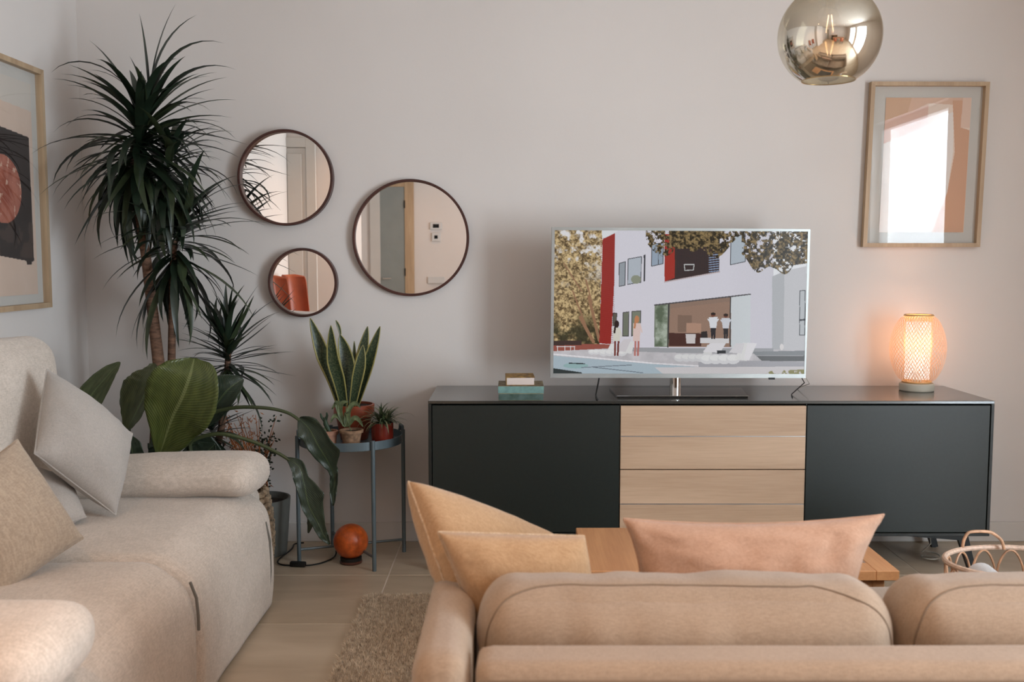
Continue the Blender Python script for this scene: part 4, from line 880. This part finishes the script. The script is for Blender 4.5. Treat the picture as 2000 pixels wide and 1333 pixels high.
class Straps:
    def __init__(s, mats, lens, width, seed):
        s.rs = random.Random(seed); s.bank = {}; s.mats = mats; s.lens = lens; s.width = width
    def leaf(s, parent, pos, elev, az, lclass, bend, scale=1.0, mi=None):
        key = (round(elev / .2), lclass, round(bend / .35), mi if mi is not None else (0 if s.rs.random() < .75 else 1))
        if key not in s.bank:
            V, Fc = strap(s.lens[lclass], s.width, key[0] * .2, key[2] * .35, wob=s.rs.uniform(-.03, .03))
            me = bpy.data.meshes.new('leaf'); me.from_pydata([tuple(v) for v in V], [], Fc); me.polygons.foreach_set('use_smooth', [True] * len(me.polygons)); me.materials.append(s.mats[key[3]])
            s.bank[key] = (me, max(v.x for v in V), min(v.z for v in V), [v.x for v in V])
        me, rx, rz, _ = s.bank[key]
        # keep clear of the two walls
        W = Vector(pos)
        for _ in range(8):
            ex = W.x + math.cos(az) * rx * scale; ey = W.y + math.sin(az) * rx * scale
            if ex < XL + .03 or ey > YF - .03: scale *= .88
            else: break
        o = bpy.data.objects.new('leaf', me); C.objects.link(o); o.parent = parent; o.location = W - origin(parent); o.rotation_euler = (0, 0, az); o.scale = (scale,) * 3
        return o
def crown(sp, parent, base, top, n, e0, e1, seed, lc=(0, 1, 2), b0=.7, b1=2.0, sc_=1.0):
    rs = random.Random(seed)
    for i in range(n):
        t = (i + .5) / n; az = i * 2.39996 + rs.uniform(-.3, .3)
        elev = math.radians(e0 + (e1 - e0) * t ** .9 + rs.uniform(-14, 14)); bend = rs.uniform(b0, b1) * (1.15 - .45 * t)
        sp.leaf(parent, Vector(base).lerp(Vector(top), t), elev, az, rs.choice(lc), bend, sc_ * rs.uniform(.8, 1.1))

DY = 3.95
dr = thing('dracaena', 'tall dracaena with two bare brown trunks and shaggy dark crowns in the corner', 'plant', (-1.47, DY, 0))
MB().lathe([(0, 0), (.12, 0), (.15, .02), (.175, .30), (.18, .33), (.165, .33), (.155, .29), (0, .29)], (-1.47, DY, 0), 40).build('pot', M['grey_pot'], dr)
MB().lathe([(0, .292), (.155, .288)], (-1.47, DY, 0), 24).build('soil', M['soil'], dr)
t1 = [(-1.45, DY, .28)] + [at(u, v, DY) for (u, v) in ((312, 725), (303, 650), (296, 590), (285, 500), (272, 420), (262, 360), (262, 300), (272, 250))]
t2 = [(-1.40, DY + .03, .28)] + [at(u, v, DY + .03) for (u, v) in ((335, 725), (336, 650), (337, 590), (336, 530), (342, 470))]
t3 = [at(u, v, DY + .02) for (u, v) in ((281, 480), (290, 420), (310, 370), (320, 330))]
MB().tube(t1, [.026, .024, .022, .021, .019, .017, .016, .015, .012], 12).build('trunk', M['bark'], dr)
MB().tube(t2, [.018, .016, .015, .014, .013, .011], 12).build('trunk', M['bark'], dr)
MB().tube(t3, [.014, .013, .012, .010], 10).build('branch', M['bark'], dr)
sp = Straps([M['leaf_dark'], M['leaf_dark2']], [.26, .33, .40], .034, 3)
crown(sp, dr, at(264, 345, DY), at(286, 235, DY), 130, -48, 66, 11, (1, 2), sc_=1.0)
crown(sp, dr, at(322, 400, DY), at(335, 290, DY + .02), 80, -60, 55, 12, (0, 1), sc_=.85)
crown(sp, dr, at(340, 530, DY + .03), at(352, 430, DY + .03), 100, -66, 50, 13, (0, 1, 2), .4, 1.6, sc_=.98)
crown(sp, dr, at(262, 345, DY), at(280, 250, DY), 44, -75, -15, 31, (1, 2), .2, .9, 1.0)
for (u, v, e, az, l_, b_, s__) in ((290, 200, 1.42, 0.3, 2, .35, 1.0), (292, 200, 1.33, .1, 2, 1.05, 1.0), (280, 205, 1.4, 2.9, 1, .35, .6), (295, 205, 1.1, -.1, 2, 1.75, 1.05), (298, 215, .9, -.25, 2, 1.4, 1.05), (275, 205, 1.0, 3.3, 2, 2.1, 1.0), (292, 200, 1.5, 3.1, 2, .35, .85)):
    sp.leaf(dr, at(u, v, DY - .02), e, az, l_, b_, s__, 0)

sd_ = thing('dracaena', 'short spiky dracaena behind the banana leaves, below the smallest mirror', 'plant', (-1.34, 4.20, 0))
MB().lathe([(0, 0), (.08, 0), (.09, .02), (.108, .22), (.098, .22), (.092, .19), (0, .19)], (-1.34, 4.20, 0), 32).build('pot', M['pale_clay'], sd_)
MB().lathe([(0, .192), (.093, .19)], (-1.34, 4.20, 0), 24).build('soil', M['soil'], sd_)
p1 = [(-1.33, 4.19, .18), at(432, 840, 4.12), at(442, 760, 4.08), at(446, 690, 4.06)]
p2 = [(-1.34, 4.20, .18), at(405, 880, 4.12), at(412, 850, 4.08)]
MB().tube(p1, [.016, .015, .014, .012], 10).build('trunk', M['bark'], sd_); MB().tube(p2, [.014, .012, .010], 10).build('trunk', M['bark'], sd_)
sp2 = Straps([M['leaf_dark'], M['leaf_dark2']], [.17, .21, .25], .021, 5)
crown(sp2, sd_, at(446, 732, 4.06), at(446, 668, 4.06), 96, -48, 82, 21, (1, 2), .1, .9, sc_=1.08)
crown(sp2, sd_, at(412, 862, 4.08), at(415, 830, 4.08), 48, -40, 50, 22, (0, 1), .1, .9, sc_=.95)

# banana-like plant with paddle leaves
BX, BY = -1.125, 3.80
bp_ = thing('bird_of_paradise', 'broad paddle-leaved plant behind the arm of the left sofa, two leaves drooping', 'plant', (BX, BY, 0))
bk = MB()
for k in range(15):
    z = .012 + k * .024; r = .155 + .03 * math.sin(PI * (k + 2) / 18)
    bk.tube([(BX + (r + .004 * math.sin(a * 22 + k * PI)) * math.cos(a), BY + (r + .004 * math.sin(a * 22 + k * PI)) * math.sin(a), z) for a in np.linspace(0, 2 * PI, 89)[:-1]], .0125, 6, closed=True)
bk.build('woven_basket', mat('seagrass', (.36, .27, .18), .8, vscale=50, var=.3), bp_)['kind'] = 'stuff'
MB().lathe([(0, .31), (.165, .31)], (BX, BY, 0), 28).build('soil', M['soil'], bp_)
def interp(vals, t):
    x = t * (len(vals) - 1); k = min(int(x), len(vals) - 2); return vals[k] * (1 - (x - k)) + vals[k + 1] * (x - k)
def paddle(parent, mid, wl_, wr_, nrm, m, cup=.25, n=30, rip=.0, roll=0.0, seed=0):
    """wl_/wr_: half widths (m) along the midrib left and right; nrm: which way the blade faces"""
    P = smoothpts(mid, n); V = []; uv = []; K = [-1, -.85, -.6, -.3, 0, .3, .6, .85, 1]; nrm = Vector(nrm).normalized()
    for i, p in enumerate(P):
        T = (P[min(i + 1, n)] - P[max(i - 1, 0)]).normalized(); S = T.cross(nrm).normalized(); N = S.cross(T).normalized(); t = i / n
        for k in K:
            w_ = interp(wl_ if k < 0 else wr_, t); rp = rip * noise.noise(Vector((t * 14 + seed, k * 2, seed))) * abs(k)
            ang = cup * abs(k) + roll * k
            V.append(p + S * (k * w_ * math.cos(ang)) + N * (abs(k) * w_ * math.sin(ang) + rp)); uv.append((k, t))
    m_ = len(K); Fc = [(i * m_ + j, i * m_ + j + 1, (i + 1) * m_ + j + 1, (i + 1) * m_ + j) for i in range(n) for j in range(m_ - 1)]
    o = MB().add(V, Fc, uv).build('leaf', m, parent, smooth=180, uv=True)
    md = o.modifiers.new('thick', 'SOLIDIFY'); md.thickness = .0012
    return o
def stem(pts, r0, r1, n=18): MB().tube(smoothpts(pts, n), [r0 + (r1 - r0) * i / n for i in range(n + 1)], 8).build('petiole', M['stem_green'], bp_)
root = Vector((BX, BY, .30)); yb = 3.74
# 1 big lit leaf
stem([root + Vector((-.03, 0, 0)), at(292, 935, yb), at(312, 884, yb - .02)], .011, .008)
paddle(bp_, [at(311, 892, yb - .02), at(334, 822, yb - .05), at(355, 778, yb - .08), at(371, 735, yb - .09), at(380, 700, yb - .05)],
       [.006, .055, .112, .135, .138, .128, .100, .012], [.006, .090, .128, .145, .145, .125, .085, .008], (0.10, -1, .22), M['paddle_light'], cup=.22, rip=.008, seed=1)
# 2 leaf to its left
stem([root + Vector((-.06, .02, 0)), at(262, 900, yb + .05), at(252, 838, yb + .05)], .010, .007)
paddle(bp_, [at(248, 840, yb + .05), at(268, 802, yb + .03), at(288, 760, yb + .02), at(298, 728, yb + .03), at(300, 710, yb + .05)],
       [.010, .075, .100, .085, .050, .004], [.008, .045, .055, .045, .028, .004], (-.35, -1, .35), M['paddle_mid'], cup=.35, rip=.010, seed=2)
# 3 far left leaf
stem([root + Vector((-.10, .03, 0)), at(140, 880, yb + .0), at(160, 800, yb + .05)], .010, .006)
paddle(bp_, [at(150, 812, yb + .05), at(184, 765, yb + .06), at(212, 732, yb + .07), at(235, 708, yb + .08)],
       [.05, .052, .045, .030, .003], [.05, .058, .044, .024, .003], (.2, -1, .5), M['paddle_mid'], cup=.12, rip=.004, seed=3)
# 4 dark leaf to the right of the big one
stem([root + Vector((.0, .04, 0)), at(372, 880, yb + .10), at(402, 822, yb + .10)], .010, .007)
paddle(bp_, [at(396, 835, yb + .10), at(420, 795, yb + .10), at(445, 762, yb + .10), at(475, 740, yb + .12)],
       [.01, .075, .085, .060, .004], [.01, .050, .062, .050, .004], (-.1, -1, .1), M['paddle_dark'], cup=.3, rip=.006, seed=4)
# low dark leaves
for (a_, w_, s2) in (([at(262, 915, yb), at(258, 880, yb - .01), at(250, 850, yb)], [.01, .05, .04, .003], 5), ([at(300, 905, yb + .08), at(320, 870, yb + .08), at(300, 845, yb + .1)], [.02, .06, .06, .01], 6),
                   ([at(345, 915, yb + .1), at(395, 890, yb + .1), at(420, 868, yb + .1)], [.02, .06, .05, .004], 7), ([at(430, 915, yb + .14), at(400, 885, yb + .14), at(370, 860, yb + .14)], [.01, .06, .07, .01], 8)):
    paddle(bp_, a_, w_, w_, (0, -1, .2), M['paddle_dark'], cup=.2, rip=.006, seed=s2)
# drooping leaves
stem([root + Vector((.03, .02, 0)), at(345, 890, yb + .08), at(395, 820, yb + .08), at(450, 798, yb + .06), at(515, 797, yb + .04), at(560, 806, yb + .02), at(586, 822, yb)], .009, .006, 30)
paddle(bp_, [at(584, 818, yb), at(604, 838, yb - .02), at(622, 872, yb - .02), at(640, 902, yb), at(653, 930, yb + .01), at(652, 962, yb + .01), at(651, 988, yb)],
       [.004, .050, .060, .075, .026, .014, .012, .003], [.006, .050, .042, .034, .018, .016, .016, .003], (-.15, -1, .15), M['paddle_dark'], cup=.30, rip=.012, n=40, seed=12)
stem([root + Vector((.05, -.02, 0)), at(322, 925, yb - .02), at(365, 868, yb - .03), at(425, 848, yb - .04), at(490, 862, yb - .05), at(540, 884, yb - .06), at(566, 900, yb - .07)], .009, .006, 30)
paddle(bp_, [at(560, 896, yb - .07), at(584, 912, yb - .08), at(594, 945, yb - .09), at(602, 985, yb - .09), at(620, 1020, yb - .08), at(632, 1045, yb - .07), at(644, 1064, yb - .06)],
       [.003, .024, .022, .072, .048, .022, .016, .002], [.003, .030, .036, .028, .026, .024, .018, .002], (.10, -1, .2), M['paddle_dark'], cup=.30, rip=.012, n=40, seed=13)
paddle(bp_, [at(603, 1002, yb - .06), at(606, 1022, yb - .05), at(602, 1042, yb - .05)], [.004, .014, .002], [.004, .012, .002], (0, -1, 0), M['paddle_dark'], cup=.3, n=10)

# dry shrub in grey pot
GX, GY = -1.065, 4.165
gp = thing('shrub', 'half-dried shrub with orange twigs in a grey pot behind the left sofa', 'plant', (GX, GY, 0))
MB().lathe([(0, .001), (.098, .001), (.102, .006), (.120, .235), (.120, .242), (.112, .242), (.108, .215), (0, .215)], (GX, GY, 0), 40).build('pot', M['grey_pot'], gp)
MB().lathe([(0, .217), (.109, .215)], (GX, GY, 0), 24).build('soil', M['soil'], gp)
rs = random.Random(5); tw = MB(); dl = MB(); gl_ = MB()
for i in range(44):
    u1 = rs.uniform(430, 540); v1 = rs.uniform(800, 900); tip = at(u1, v1, rs.uniform(4.08, 4.26)); mid_ = (Vector((GX, GY, .22)) + tip) / 2 + Vector((rs.uniform(-.02, .02), 0, rs.uniform(-.02, .04)))
    pp = smoothpts([(GX + rs.uniform(-.03, .03), GY + rs.uniform(-.03, .03), .21), mid_, tip], 8); tw.tube(pp, [.0028 - .0002 * k for k in range(9)], 4)
    green_ = u1 > 500
    for k in range(22 if green_ else 13):
        p = pp[rs.randint(3, 8)] + Vector((rs.uniform(-.022, .022), rs.uniform(-.02, .02), rs.uniform(-.03, .03))); a = rs.uniform(0, 2 * PI); l_ = rs.uniform(.008, .018) if green_ else rs.uniform(.010, .030); wd = .0045 if green_ else .0022
        d_ = Vector((math.cos(a), rs.uniform(-.3, .3), math.sin(a) if green_ else -abs(math.sin(a)) - .4)).normalized() * l_; s2 = d_.cross(Vector((0, 1, 0))).normalized() * wd
        (gl_ if green_ else dl).add([p, p + d_ * .5 + s2, p + d_, p + d_ * .5 - s2], [(0, 1, 2, 3)])
tw.build('twigs', M['dry'], gp)['kind'] = 'stuff'; dl.build('dry_leaves', M['dry'], gp, smooth=0)['kind'] = 'stuff'; gl_.build('green_leaves', M['tiny_leaf'], gp, smooth=0)['kind'] = 'stuff'

# ------------------------------------------------------------------ plant stand with pots
SX, SYc, SR = -.672, 4.108, .214; ZT = .525
st = thing('plant_stand', 'round grey-blue metal tray table carrying small potted plants', 'table', (SX, SYc, 0))
MB().lathe([(0, ZT - .036), (SR - .004, ZT - .036), (SR, ZT - .034), (SR, ZT), (SR - .003, ZT), (SR - .004, ZT - .031), (0, ZT - .031)], (SX, SYc, 0), 72).build('tray', M['stand'], st)
angs = [math.radians(a) for a in (-58, 20, 122, 200)]
for a in angs:
    x, y = SX + (SR + .008) * math.cos(a), SYc + (SR + .008) * math.sin(a)
    MB().tube([(x, y, 0), (x, y, ZT + .006)], .0085, 12).build('leg', M['stand'], st)
for a in angs[:2]:
    c0, s0 = math.cos(a), math.sin(a); R_ = SR + .004; MB().tube([(SX + R_ * c0, SYc + R_ * s0, .055), (SX - R_ * c0, SYc - R_ * s0, .055)], .0055, 8).build('cross_bar', M['stand'], st)
for a in (angs[1], angs[3]):
    pts = [(SX + (SR + .002) * math.cos(a + k), SYc + (SR + .002) * math.sin(a + k), ZT + .003 + (.022 if abs(k) < .11 else 0)) for k in (-.14, -.11, -.1, 0, .1, .11, .14)]
    MB().tube(pts, .006, 8).build('handle', M['stand'], st)
ZI = ZT - .031
def potted(name, lab, u, Y, r0, r1, h, m, rimh=0.0, saucer=False, cat='plant', z=ZI):
    x = at(u, 0, Y).x; t = thing(name, lab, cat, (x, Y, z)); zb2 = 0.001
    if saucer:
        MB().lathe([(0, 0.0005), (r1 * .95, 0.0005), (r1 * 1.12, .010), (r1 * 1.08, .010), (r1 * .9, .003), (0, .003)], (x, Y, z), 36).build('saucer', M['terracotta'], t); zb2 = .0035
    pr = [(0, zb2), (r0 - .002, zb2), (r0, zb2 + .003)]
    if rimh: pr += [(r0 + (r1 - r0) * .85 - .003, h - rimh), (r1 + .002, h - rimh), (r1 + .003, h - .002)]
    else: pr += [(r0 * .5 + r1 * .5 + .001, h / 2)]
    pr += [(r1, h), (r1 - .005, h), (r1 - .006, h - .010), (0, h - .010)]
    MB().lathe(pr, (x, Y, z), 40).build('pot', m, t)
    MB().lathe([(0, h - .0085), (r1 - .006, h - .0095)], (x, Y, z), 24).build('soil', M['soil'], t)
    return t, Vector((x, Y, z + h - .01))
snk, sc0 = potted('snake_plant', 'snake plant with yellow-edged sword leaves in a brick red bowl on the stand', 681, 4.165, .058, .083, .150, M['terracotta'], rimh=.05)
def sword(pts, wd, face, n=24, tw_=0):
    P = smoothpts(pts, n); V = []; uv = []
    for i, p in enumerate(P):
        t = i / n; T = (P[min(i + 1, n)] - P[max(i - 1, 0)]).normalized(); a = face + tw_ * t; N = Vector((math.sin(a), -math.cos(a), 0)); S = T.cross(N).normalized(); N = S.cross(T)
        w_ = wd * interp([.55, .70, .85, .97, 1, .97, .80, .45, .02], t)
        for k in (-1, -.8, -.4, 0, .4, .8, 1): V.append(p + S * k * w_ + N * (-.28 * w_ * (1 - k * k) + .10 * w_)); uv.append((k, t))
    Fc = [(i * 7 + j, i * 7 + j + 1, (i + 1) * 7 + j + 1, (i + 1) * 7 + j) for i in range(n) for j in range(6)]
    o = MB().add(V, Fc, uv).build('leaf', M['snake'], snk, smooth=180, uv=True); md = o.modifiers.new('thick', 'SOLIDIFY'); md.thickness = .003
for (pp, wd, fc, tw_) in (
    ([at(668, 795, 4.17), at(650, 735, 4.16), at(630, 690, 4.14), at(606, 622, 4.12)], .032, .3, 0),
    ([at(672, 795, 4.15), at(662, 745, 4.12), at(650, 700, 4.10), at(646, 636, 4.09)], .028, -.1, 0),
    ([at(684, 795, 4.17), at(683, 735, 4.17), at(674, 690, 4.17), at(664, 654, 4.17)], .030, .2, 0),
    ([at(690, 795, 4.18), at(700, 735, 4.19), at(708, 690, 4.20), at(718, 638, 4.21)], .026, -.4, .5),
    ([at(694, 795, 4.17), at(708, 745, 4.16), at(722, 700, 4.14), at(742, 638, 4.13)], .027, -.5, .3),
    ([at(688, 795, 4.14), at(697, 745, 4.12), at(704, 710, 4.11), at(709, 675, 4.11)], .024, -.1, .3),
    ([at(665, 654, 4.172), at(662, 640, 4.17), at(656, 626, 4.17)], .006, .2, 0),
    ([at(690, 795, 4.20), at(692, 720, 4.20), at(692, 667, 4.20)], .008, .2, 0)):
    sword(pp, wd, fc, tw_=tw_)
def blades(parent, c0, n, l0, l1, wd, m, e0, e1, seed, name='foliage', only=None):
    rs = random.Random(seed); mb = MB()
    for i in range(n):
        V, Fc = strap(rs.uniform(l0, l1), wd, math.radians(rs.uniform(e0, e1)), rs.uniform(.8, 2.6), 6)
        R = Matrix.Translation(Vector(c0) + Vector((rs.uniform(-.015, .015), rs.uniform(-.015, .015), 0))) @ Matrix.Rotation(rs.uniform(0, 2 * PI), 4, 'Z'); mb.add([R @ v for v in V], Fc)
    o = mb.build(name, m, parent, smooth=180); o['kind'] = 'stuff'; return o
spd, c0 = potted('spider_plant', 'bushy spider plant in a dark red glazed cylinder at the right of the stand', 738, 4.02, .043, .045, .095, M['red_glaze'])
blades(spd, c0, 90, .06, .12, .009, M['spider'], 15, 88, 4); blades(spd, c0 + Vector((.01, 0, .01)), 26, .10, .15, .007, mat('spider plant pale leaf', (.17, .17, .085), .5), 10, 60, 14, 'pale_foliage')
sge, c1 = potted('succulent', 'small sage-green leafy plant in a carved tan pot at the front of the stand', 675, 3.995, .033, .046, .070, M['basket_clay'], rimh=.012, saucer=True)
def oval(parent, pts, wd, m, nrm=(0, -1, .3)): 
    o = paddle(parent, pts, [.002, wd, wd, wd * .7, .001], [.002, wd, wd, wd * .7, .001], nrm, m, cup=.3, n=12); return o
def P3(u, v, Y=3.99): return at(u, v, Y)
for (pts, wd) in (([P3(676, 835), P3(678, 820), P3(679, 806), P3(681, 828, 3.95)], .014), ([P3(680, 835), P3(690, 818), P3(700, 820), P3(709, 834, 3.97)], .010), ([P3(674, 835), P3(662, 815), P3(652, 814), P3(646, 826, 3.97)], .009),
                  ([P3(672, 832), P3(664, 805), P3(668, 788), P3(680, 785)], .011), ([P3(677, 832), P3(682, 800), P3(694, 788), P3(704, 797, 3.98)], .010), ([P3(670, 833), P3(660, 795), P3(658, 786), P3(648, 800)], .010)):
    oval(sge, pts, wd, M['sage'])
MB().tube([c1, P3(676, 815), P3(676, 790)], .0018, 6).build('stem', M['sage'], sge)
cac, c2 = potted('cactus', 'small branching cactus in a limed terracotta pot at the left of the stand', 629, 4.02, .030, .037, .062, M['pale_clay'], rimh=.016)
MB().tube([c2 + Vector((.008, 0, -.005)), P3(636, 828, 4.02), P3(634, 816, 4.02)], [.009, .010, .006], 10).tube([P3(636, 826, 4.02), P3(628, 815, 4.02), P3(626, 808, 4.02)], [.006, .005, .003], 8).tube([P3(636, 822, 4.02), P3(639, 812, 4.02), P3(638, 806, 4.02)], [.006, .005, .003], 8).build('body', M['cactus'], cac)
blades(cac, c2 + Vector((-.012, 0, 0)), 14, .02, .035, .006, M['sage'], 10, 80, 9, 'low_leaves')

# ------------------------------------------------------------------ orange globe lamp and its cord
OX, OY, OR_ = at(671, 0, 4.03).x, 4.03, .0715; oz = OR_ + .020
ol = thing('globe_lamp', 'orange glass globe lamp on a dark round base on the floor under the plant stand', 'lamp', (OX, OY, 0))
MB().lathe([(.030, oz - .064)] + [(OR_ * math.sin(a), oz + OR_ * -math.cos(a)) for a in np.linspace(.46, PI, 26)][:-1] + [(0, oz + OR_)], (OX, OY, 0), 48).build('glass_globe', M['orange'], ol, smooth=180)
MB().lathe([(0, .001), (.043, .001), (.046, .004), (.046, .010), (.043, .013), (0, .013)], (OX, OY, 0), 36).build('base', M['dark_wood'], ol)
MB().lathe([(0, .0132), (.044, .0132), (.044, .026), (.036, .030), (0, .030)], (OX, OY, 0), 36).build('collar', M['cable'], ol)
cb = [Vector((p.x, p.y, max(.005, p.z))) for p in (at(513, 1085, 4.05), at(535, 1083, 4.10), at(553, 1072, 4.16), at(560, 1064, 4.22))]
fl_ = lambda u, Y: Vector((at(u, 0, Y).x * 1.0, Y, .006))
cord = [fl_(575, 4.27), fl_(556, 4.24), fl_(545, 4.12), fl_(520, 4.03), fl_(535, 3.99), fl_(565, 3.97), fl_(600, 3.99), fl_(640, 4.08), Vector((at(652, 0, 4.14).x, 4.14, .05)), Vector((at(646, 0, 4.12).x, 4.13, .10)), Vector((at(655, 0, 4.1).x, 4.10, .135))]
cord = [fl_(575, 4.30), fl_(556, 4.28), fl_(549, 4.20), fl_(522, 4.045), fl_(528, 3.985), fl_(560, 3.975), fl_(590, 3.98), fl_(620, 4.03), fl_(640, 4.13), Vector((at(638, 0, 4.15).x, 4.15, .07)), Vector((at(648, 0, 4.13).x, 4.125, .115)), Vector((OX - .03, 4.085, .13))]
cbl = thing('lamp_cord', 'black lamp cord with inline switch on the floor beside the grey pot', 'cable', (at(562, 0, 3.975).x, 3.975, 0))
MB().tube(smoothpts(cord, 60), .0033, 6).build('cord', M['cable'], cbl)
sw = fl_(562, 3.975); MB().box(sw.x - .033, sw.x + .033, sw.y - .011, sw.y + .011, .001, .022, .005, M=Matrix.Translation(sw) @ Matrix.Rotation(-.12, 4, 'Z') @ Matrix.Translation(-sw), seg=2).build('inline_switch', M['cable'], cbl)

# ------------------------------------------------------------------ rattan basket behind the right back cushion
KX, KY, KA, KB = 1.60, 3.05, .235, .17; kz = .305
rb = thing('rattan_basket', 'oval rattan basket with looped cane sides and arched handle right of the coffee table', 'basket', (KX, KY, 0))
def ov(t, s=1.0, z=0): return Vector((KX + KA * s * math.cos(t), KY + KB * s * math.sin(t), z))
MB().tube([ov(t, 1, kz) for t in np.linspace(0, 2 * PI, 65)[:-1]], .0085, 8, closed=True).build('rim', M['rattan_pale'], rb)
MB().tube([ov(t, .98, kz - .10) for t in np.linspace(0, 2 * PI, 65)[:-1]], .006, 8, closed=True).build('middle_hoop', M['rattan'], rb)
MB().tube([ov(t, .88, .012) for t in np.linspace(0, 2 * PI, 65)[:-1]], .008, 8, closed=True).build('base_hoop', M['rattan'], rb)
MB().lathe([(0, .006), (.90, .006), (.90, .012), (0, .012)], (0, 0, 0), 48, Matrix.Translation((KX, KY, 0)) @ Matrix.Diagonal((KA, KB, 1, 1))).build('floor_plate', M['rattan'], rb)
na = 16
for k in range(na):
    t0 = 2 * PI * k / na; dt = 2 * PI / na * 1.0; pts = []
    for i in range(13):
        f_ = i / 12; z = kz - .10 + .092 * math.sin(PI * f_) ** .6; pts.append(ov(t0 + dt * f_, .985, z))
    MB().tube(pts, .0038, 6).build('loop', M['rattan'], rb)
    MB().tube([ov(t0, .98, kz - .10), ov(t0, .88, .012)], .0036, 6).build('stake', M['rattan'], rb)
hp = [ov(math.radians(180 - 55), 1, kz)]
h0, h1 = at(1927, 0, 3.18).x, at(2004, 0, 3.18).x
hy = KY + .145; hz0 = at(0, 1074, hy).z; hz1 = at(0, 1039, hy).z
MB().tube(smoothpts([(h0 - .004, hy, kz), (h0, hy, kz + .03), (h0 + .012, hy, hz1 - .006), (h0 + .03, hy, hz1), (h1 - .05, hy, hz1), (h1 - .028, hy, hz1 - .006), (h1, hy, kz + .03), (h1 + .01, hy, kz)], 40), .0052, 8).build('handle', M['rattan'], rb)
c_ = soft((1.715, 3.03, .245), (.20, .18, .11), (.08, .08, .05), cuts=14, amp=.004); tag(c_.build('folded_blanket', M['cream_cloth'], base=(1.70, 3.02, .2), smooth=180), 'cream folded blanket lying in the rattan basket', 'blanket')
b_ = MB().tube([(1.50, 2.98, .225), (1.50, 3.12, .235)], .050, 24); tag(b_.build('rolled_cloth', M['white_cloth'], base=(1.50, 3.02, .2)), 'white rolled cloth standing out in the left half of the rattan basket', 'cloth')
tag(soft((1.60, 3.05, .10), (.34, .22, .15), (.08, .08, .06), cuts=12).build('folded_towel', M['cream_cloth'], base=(1.6, 3.05, .02), smooth=180), 'cream textile filling the bottom of the rattan basket', 'blanket')

# ------------------------------------------------------------------ the room behind, seen only in mirrors and the glass pendant
def shell_chair(lab, x, y, rz, hseat=.66, bw=.40):
    t = thing('leather_chair', lab, 'chair', (x, y, 0)); T_ = Matrix.Translation((x, y, 0)) @ Matrix.Rotation(rz, 4, 'Z')
    soft((0, 0, 0), (.34, bw, .07), (.06, .06, .03), cuts=12, M=T_ @ Matrix.Translation((0, 0, hseat))).build('seat', M['tan_leather'], t, smooth=180)
    def curve(pos, p): pos.x += .10 * p[1] ** 2; return pos
    soft((0, 0, 0), (.045, bw, .40), (.02, .06, .08), cuts=16, M=T_ @ Matrix.Translation((-.15, 0, hseat + .23)) @ rotM(0, -.12, 0), fn=curve).build('backrest', M['tan_leather'], t, smooth=180)
    for (a, b2) in ((1, 1), (1, -1), (-1, 1), (-1, -1)): MB().tube([T_ @ Vector((a * .12, b2 * .12, hseat - .03)), T_ @ Vector((a * .16, b2 * bw * .42, 0))], .011, 8).build('leg', M['black_metal'], t)
shell_chair('cognac leather chair by the left wall, nearer the middle of the smallest mirror', -1.64, .86, .5, .70, .24)
shell_chair('cognac leather chair half hidden at the left of the smallest mirror', -1.65, 1.34, .3, .70, .22)
cushion('throw_cushion', 'white cushion on the left sofa, seen only low in the smallest mirror',
        [Vector((-1.60, 2.06, .93)), Vector((-1.24, 2.00, .90)), Vector((-1.22, 2.16, .50)), Vector((-1.54, 2.22, .50))], 0.12, M['white_cloth'], seed=6.0)
dt_ = thing('dining_table', 'long wooden dining table mirrored in the glass pendant', 'table', (.9, -1.6, 0))
MB().box(0.1, 1.9, -2.05, -1.15, .71, .75, .004).build('tabletop', M['table_wood'], dt_, smooth=0)
for (x, y) in ((.2, -1.95), (1.8, -1.95), (.2, -1.25), (1.8, -1.25)): MB().box(x - .035, x + .035, y - .035, y + .035, 0, .71, .004).build('leg', M['table_wood'], dt_, smooth=0)
shell_chair('cognac leather chair at the left place of the mirrored dining table, near side', .55, -.88, -PI / 2, .46); shell_chair('cognac leather chair at the right place of the mirrored dining table, near side', 1.45, -.88, -PI / 2, .46)
kc = thing('kitchen_cabinet', 'dark tall kitchen cabinet mirrored in the glass pendant', 'cabinet', (.2, YN + .3, 0))
MB().box(-.4, .8, YN + .016, YN + .58, .0, .90, .003).build('base_unit', M['black_lacquer'], kc, smooth=0); MB().box(-.42, .82, YN + .016, YN + .62, .90, .94, .003).build('worktop', M['table_wood'], kc, smooth=0)
for k in range(3): MB().box(-.39 + k * .4, -.01 + k * .4, YN + .58, YN + .60, .06, .88, .002).build('door', M['black_lacquer'], kc, smooth=0)
